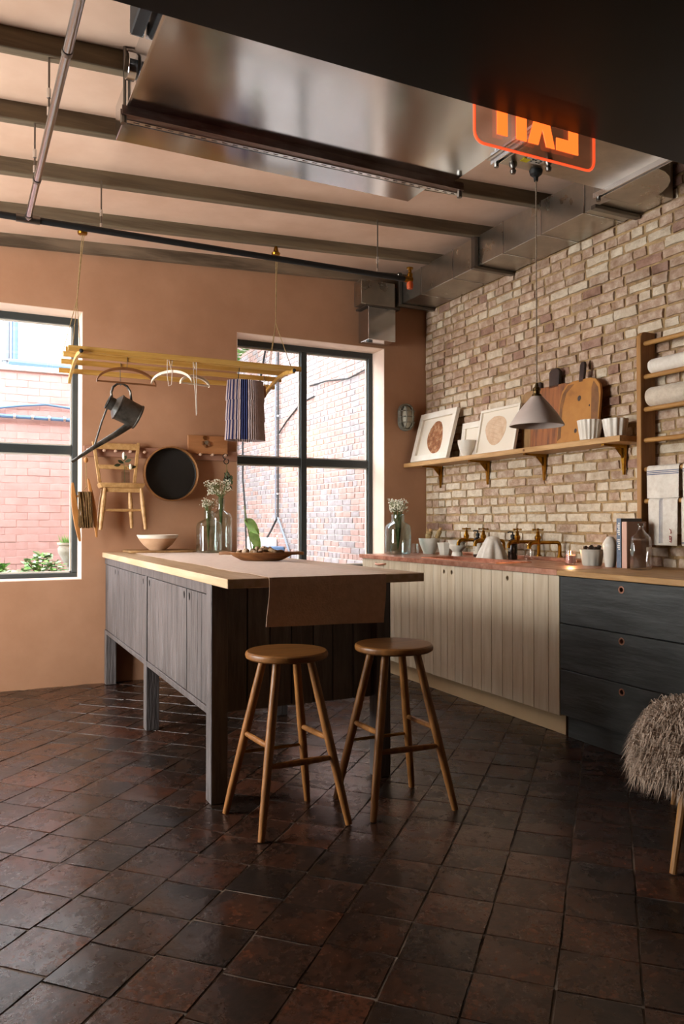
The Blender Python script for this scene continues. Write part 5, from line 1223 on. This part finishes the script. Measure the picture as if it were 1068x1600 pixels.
# dough bowl with dried pods
db = thing('dough_bowl', (1.535, 4.2, ZI+.004), 'long hand-carved wooden dough bowl with lug handles on the runner', 'bowl')
e1 = Vector((math.cos(-YAW), math.sin(-YAW), 0)); e2 = Vector((-e1.y, e1.x, 0)); c = Vector((1.535, 4.2, 0)); z = ZI+.0045
M['carved'] = pm('carved_wood', '#8F6238', '#6B4525', 9, .6, bump=.25, stretch=(.8, 3, 3))
MB().lathe([(0, z), (.55, z), (.62, z+.003), (.85, z+.025), (1.0, z+.046), (.985, z+.05), (.94, z+.047), (.78, z+.026), (.55, z+.012), (0, z+.01)], c, 44, (e1*.19, e2*.125, (0, 0, 1))).build('hollow', M['carved'], db)
for s in (-1, 1):
    MB().prism([c+e1*(s*.17)+e2*.035+Vector((0, 0, z+.033)), c+e1*(s*.215)+e2*.026+Vector((0, 0, z+.035)), c+e1*(s*.243)+e2*.02+Vector((0, 0, z+.032)), c+e1*(s*.243)-e2*.02+Vector((0, 0, z+.032)), c+e1*(s*.215)-e2*.026+Vector((0, 0, z+.035)), c+e1*(s*.17)-e2*.035+Vector((0, 0, z+.033))], (0, 0, .018)).build('lug_handle', M['carved'], db, bevel=.005, seg=2)
M['pod'] = pm('dried_pod', '#8E7350', '#5A4430', 14, .8, rand=.35, bump=.3)
M['podpale'] = pm('pale_dried_pod', '#B79F86', '#8C6F58', 14, .8, rand=.2, bump=.3)
rp_ = random.Random(15)
for k in range(24):
    a = rp_.uniform(0, 6.28); q = rp_.random() ** .6; p = c+e1*(.14*q*math.cos(a))+e2*(.08*q*math.sin(a)); zz = z+.044+.024*(1-q)+rp_.uniform(0, .008)
    o = MB().blob((p.x, p.y, zz), rp_.uniform(.018, .03), rp_.uniform(.011, .016), rp_.uniform(.010, .015), 8, 6, .16).build('dried_pod', M['pod'] if k % 3 else M['podpale'], smooth=50)
    o.rotation_euler = (0, rp_.uniform(-.25, .25), rp_.uniform(0, 3.1))
    tag(o, ('dried brown' if k % 3 else 'pale pinkish dried')+' seed pod heaped in the wooden dough bowl', 'seed pod', 'dried pods in the dough bowl')

# ------------------------------------------------------------------ sheepskin stool at the edge
ss = thing('sheepskin_stool', (2.5, 1.95, 0), 'low wooden stool covered with a shaggy beige sheepskin', 'stool')
for fx, fy in ((2.18, 1.895), (2.68, 1.72), (2.72, 2.36), (2.9, 2.1)):
    f = Vector((fx, fy, 0)); tp = Vector((2.5+(fx-2.5)*.62, 1.95+(fy-1.95)*.62, .45))
    MB().tube([f, f.lerp(tp, .5), tp], [.012, .015, .016], 10).build('leg', M['laddoak'], ss)
MB().tube([(2.27, 1.9, .19), (2.63, 1.77, .19)], .01, 8).build('stretcher', M['oak'], ss)
MB().lathe([(0, .43), (.2, .43), (.21, .445), (.2, .465), (0, .47)], (2.5, 1.95, 0), 28).build('seat', M['oak'], ss)
M['fleece'] = pm('beige_fleece', '#A38C79', '#836F5E', 20, .95, sheen=.4)
M['fleecetip'] = pm('beige_fleece_tip', '#BFA996', '#A08B79', 20, .95, sheen=.4)
def skin(u, v):
    a = u*6.2832; q = v
    r = .02+.235*min(1, q*1.25) + .02*math.sin(3*a)*q; zz = .50 - (.0 if q < .6 else (q-.6)*.5) - .03*q*q
    return (2.5+r*math.cos(a), 1.95+r*math.sin(a), zz)
MB().sheet(skin, 36, 10, (0, 0, -.006)).build('hide', M['fleece'], ss, smooth=60)
rf = random.Random(17); fur = MB()
for k in range(15000):
    u = rf.random(); v = rf.random() ** .55
    p = Vector(skin(u, v)); a = u*6.2832; o = Vector((math.cos(a), math.sin(a), 0))
    l = rf.uniform(.055, .12); d0 = (o*(.35+.6*v)+Vector((rf.uniform(-.5, .5), rf.uniform(-.5, .5), .75-.75*v))).normalized(); d1 = (o*.35+Vector((rf.uniform(-.4, .4), rf.uniform(-.4, .4), -.25-1.0*v))).normalized()
    s = d0.cross(Vector((rf.uniform(-1, 1), rf.uniform(-1, 1), rf.uniform(-1, 1)))).normalized()*.0016
    m1 = p+d0*l*.5; m2 = m1+d1*l*.55
    fur.add([p-s, p+s, m1+s, m1-s, m2], [(0, 1, 2, 3), (3, 2, 4)], k % 2)
tag(fur.build('fleece', [M['fleece'], M['fleecetip']], ss, smooth=60), kind='stuff')
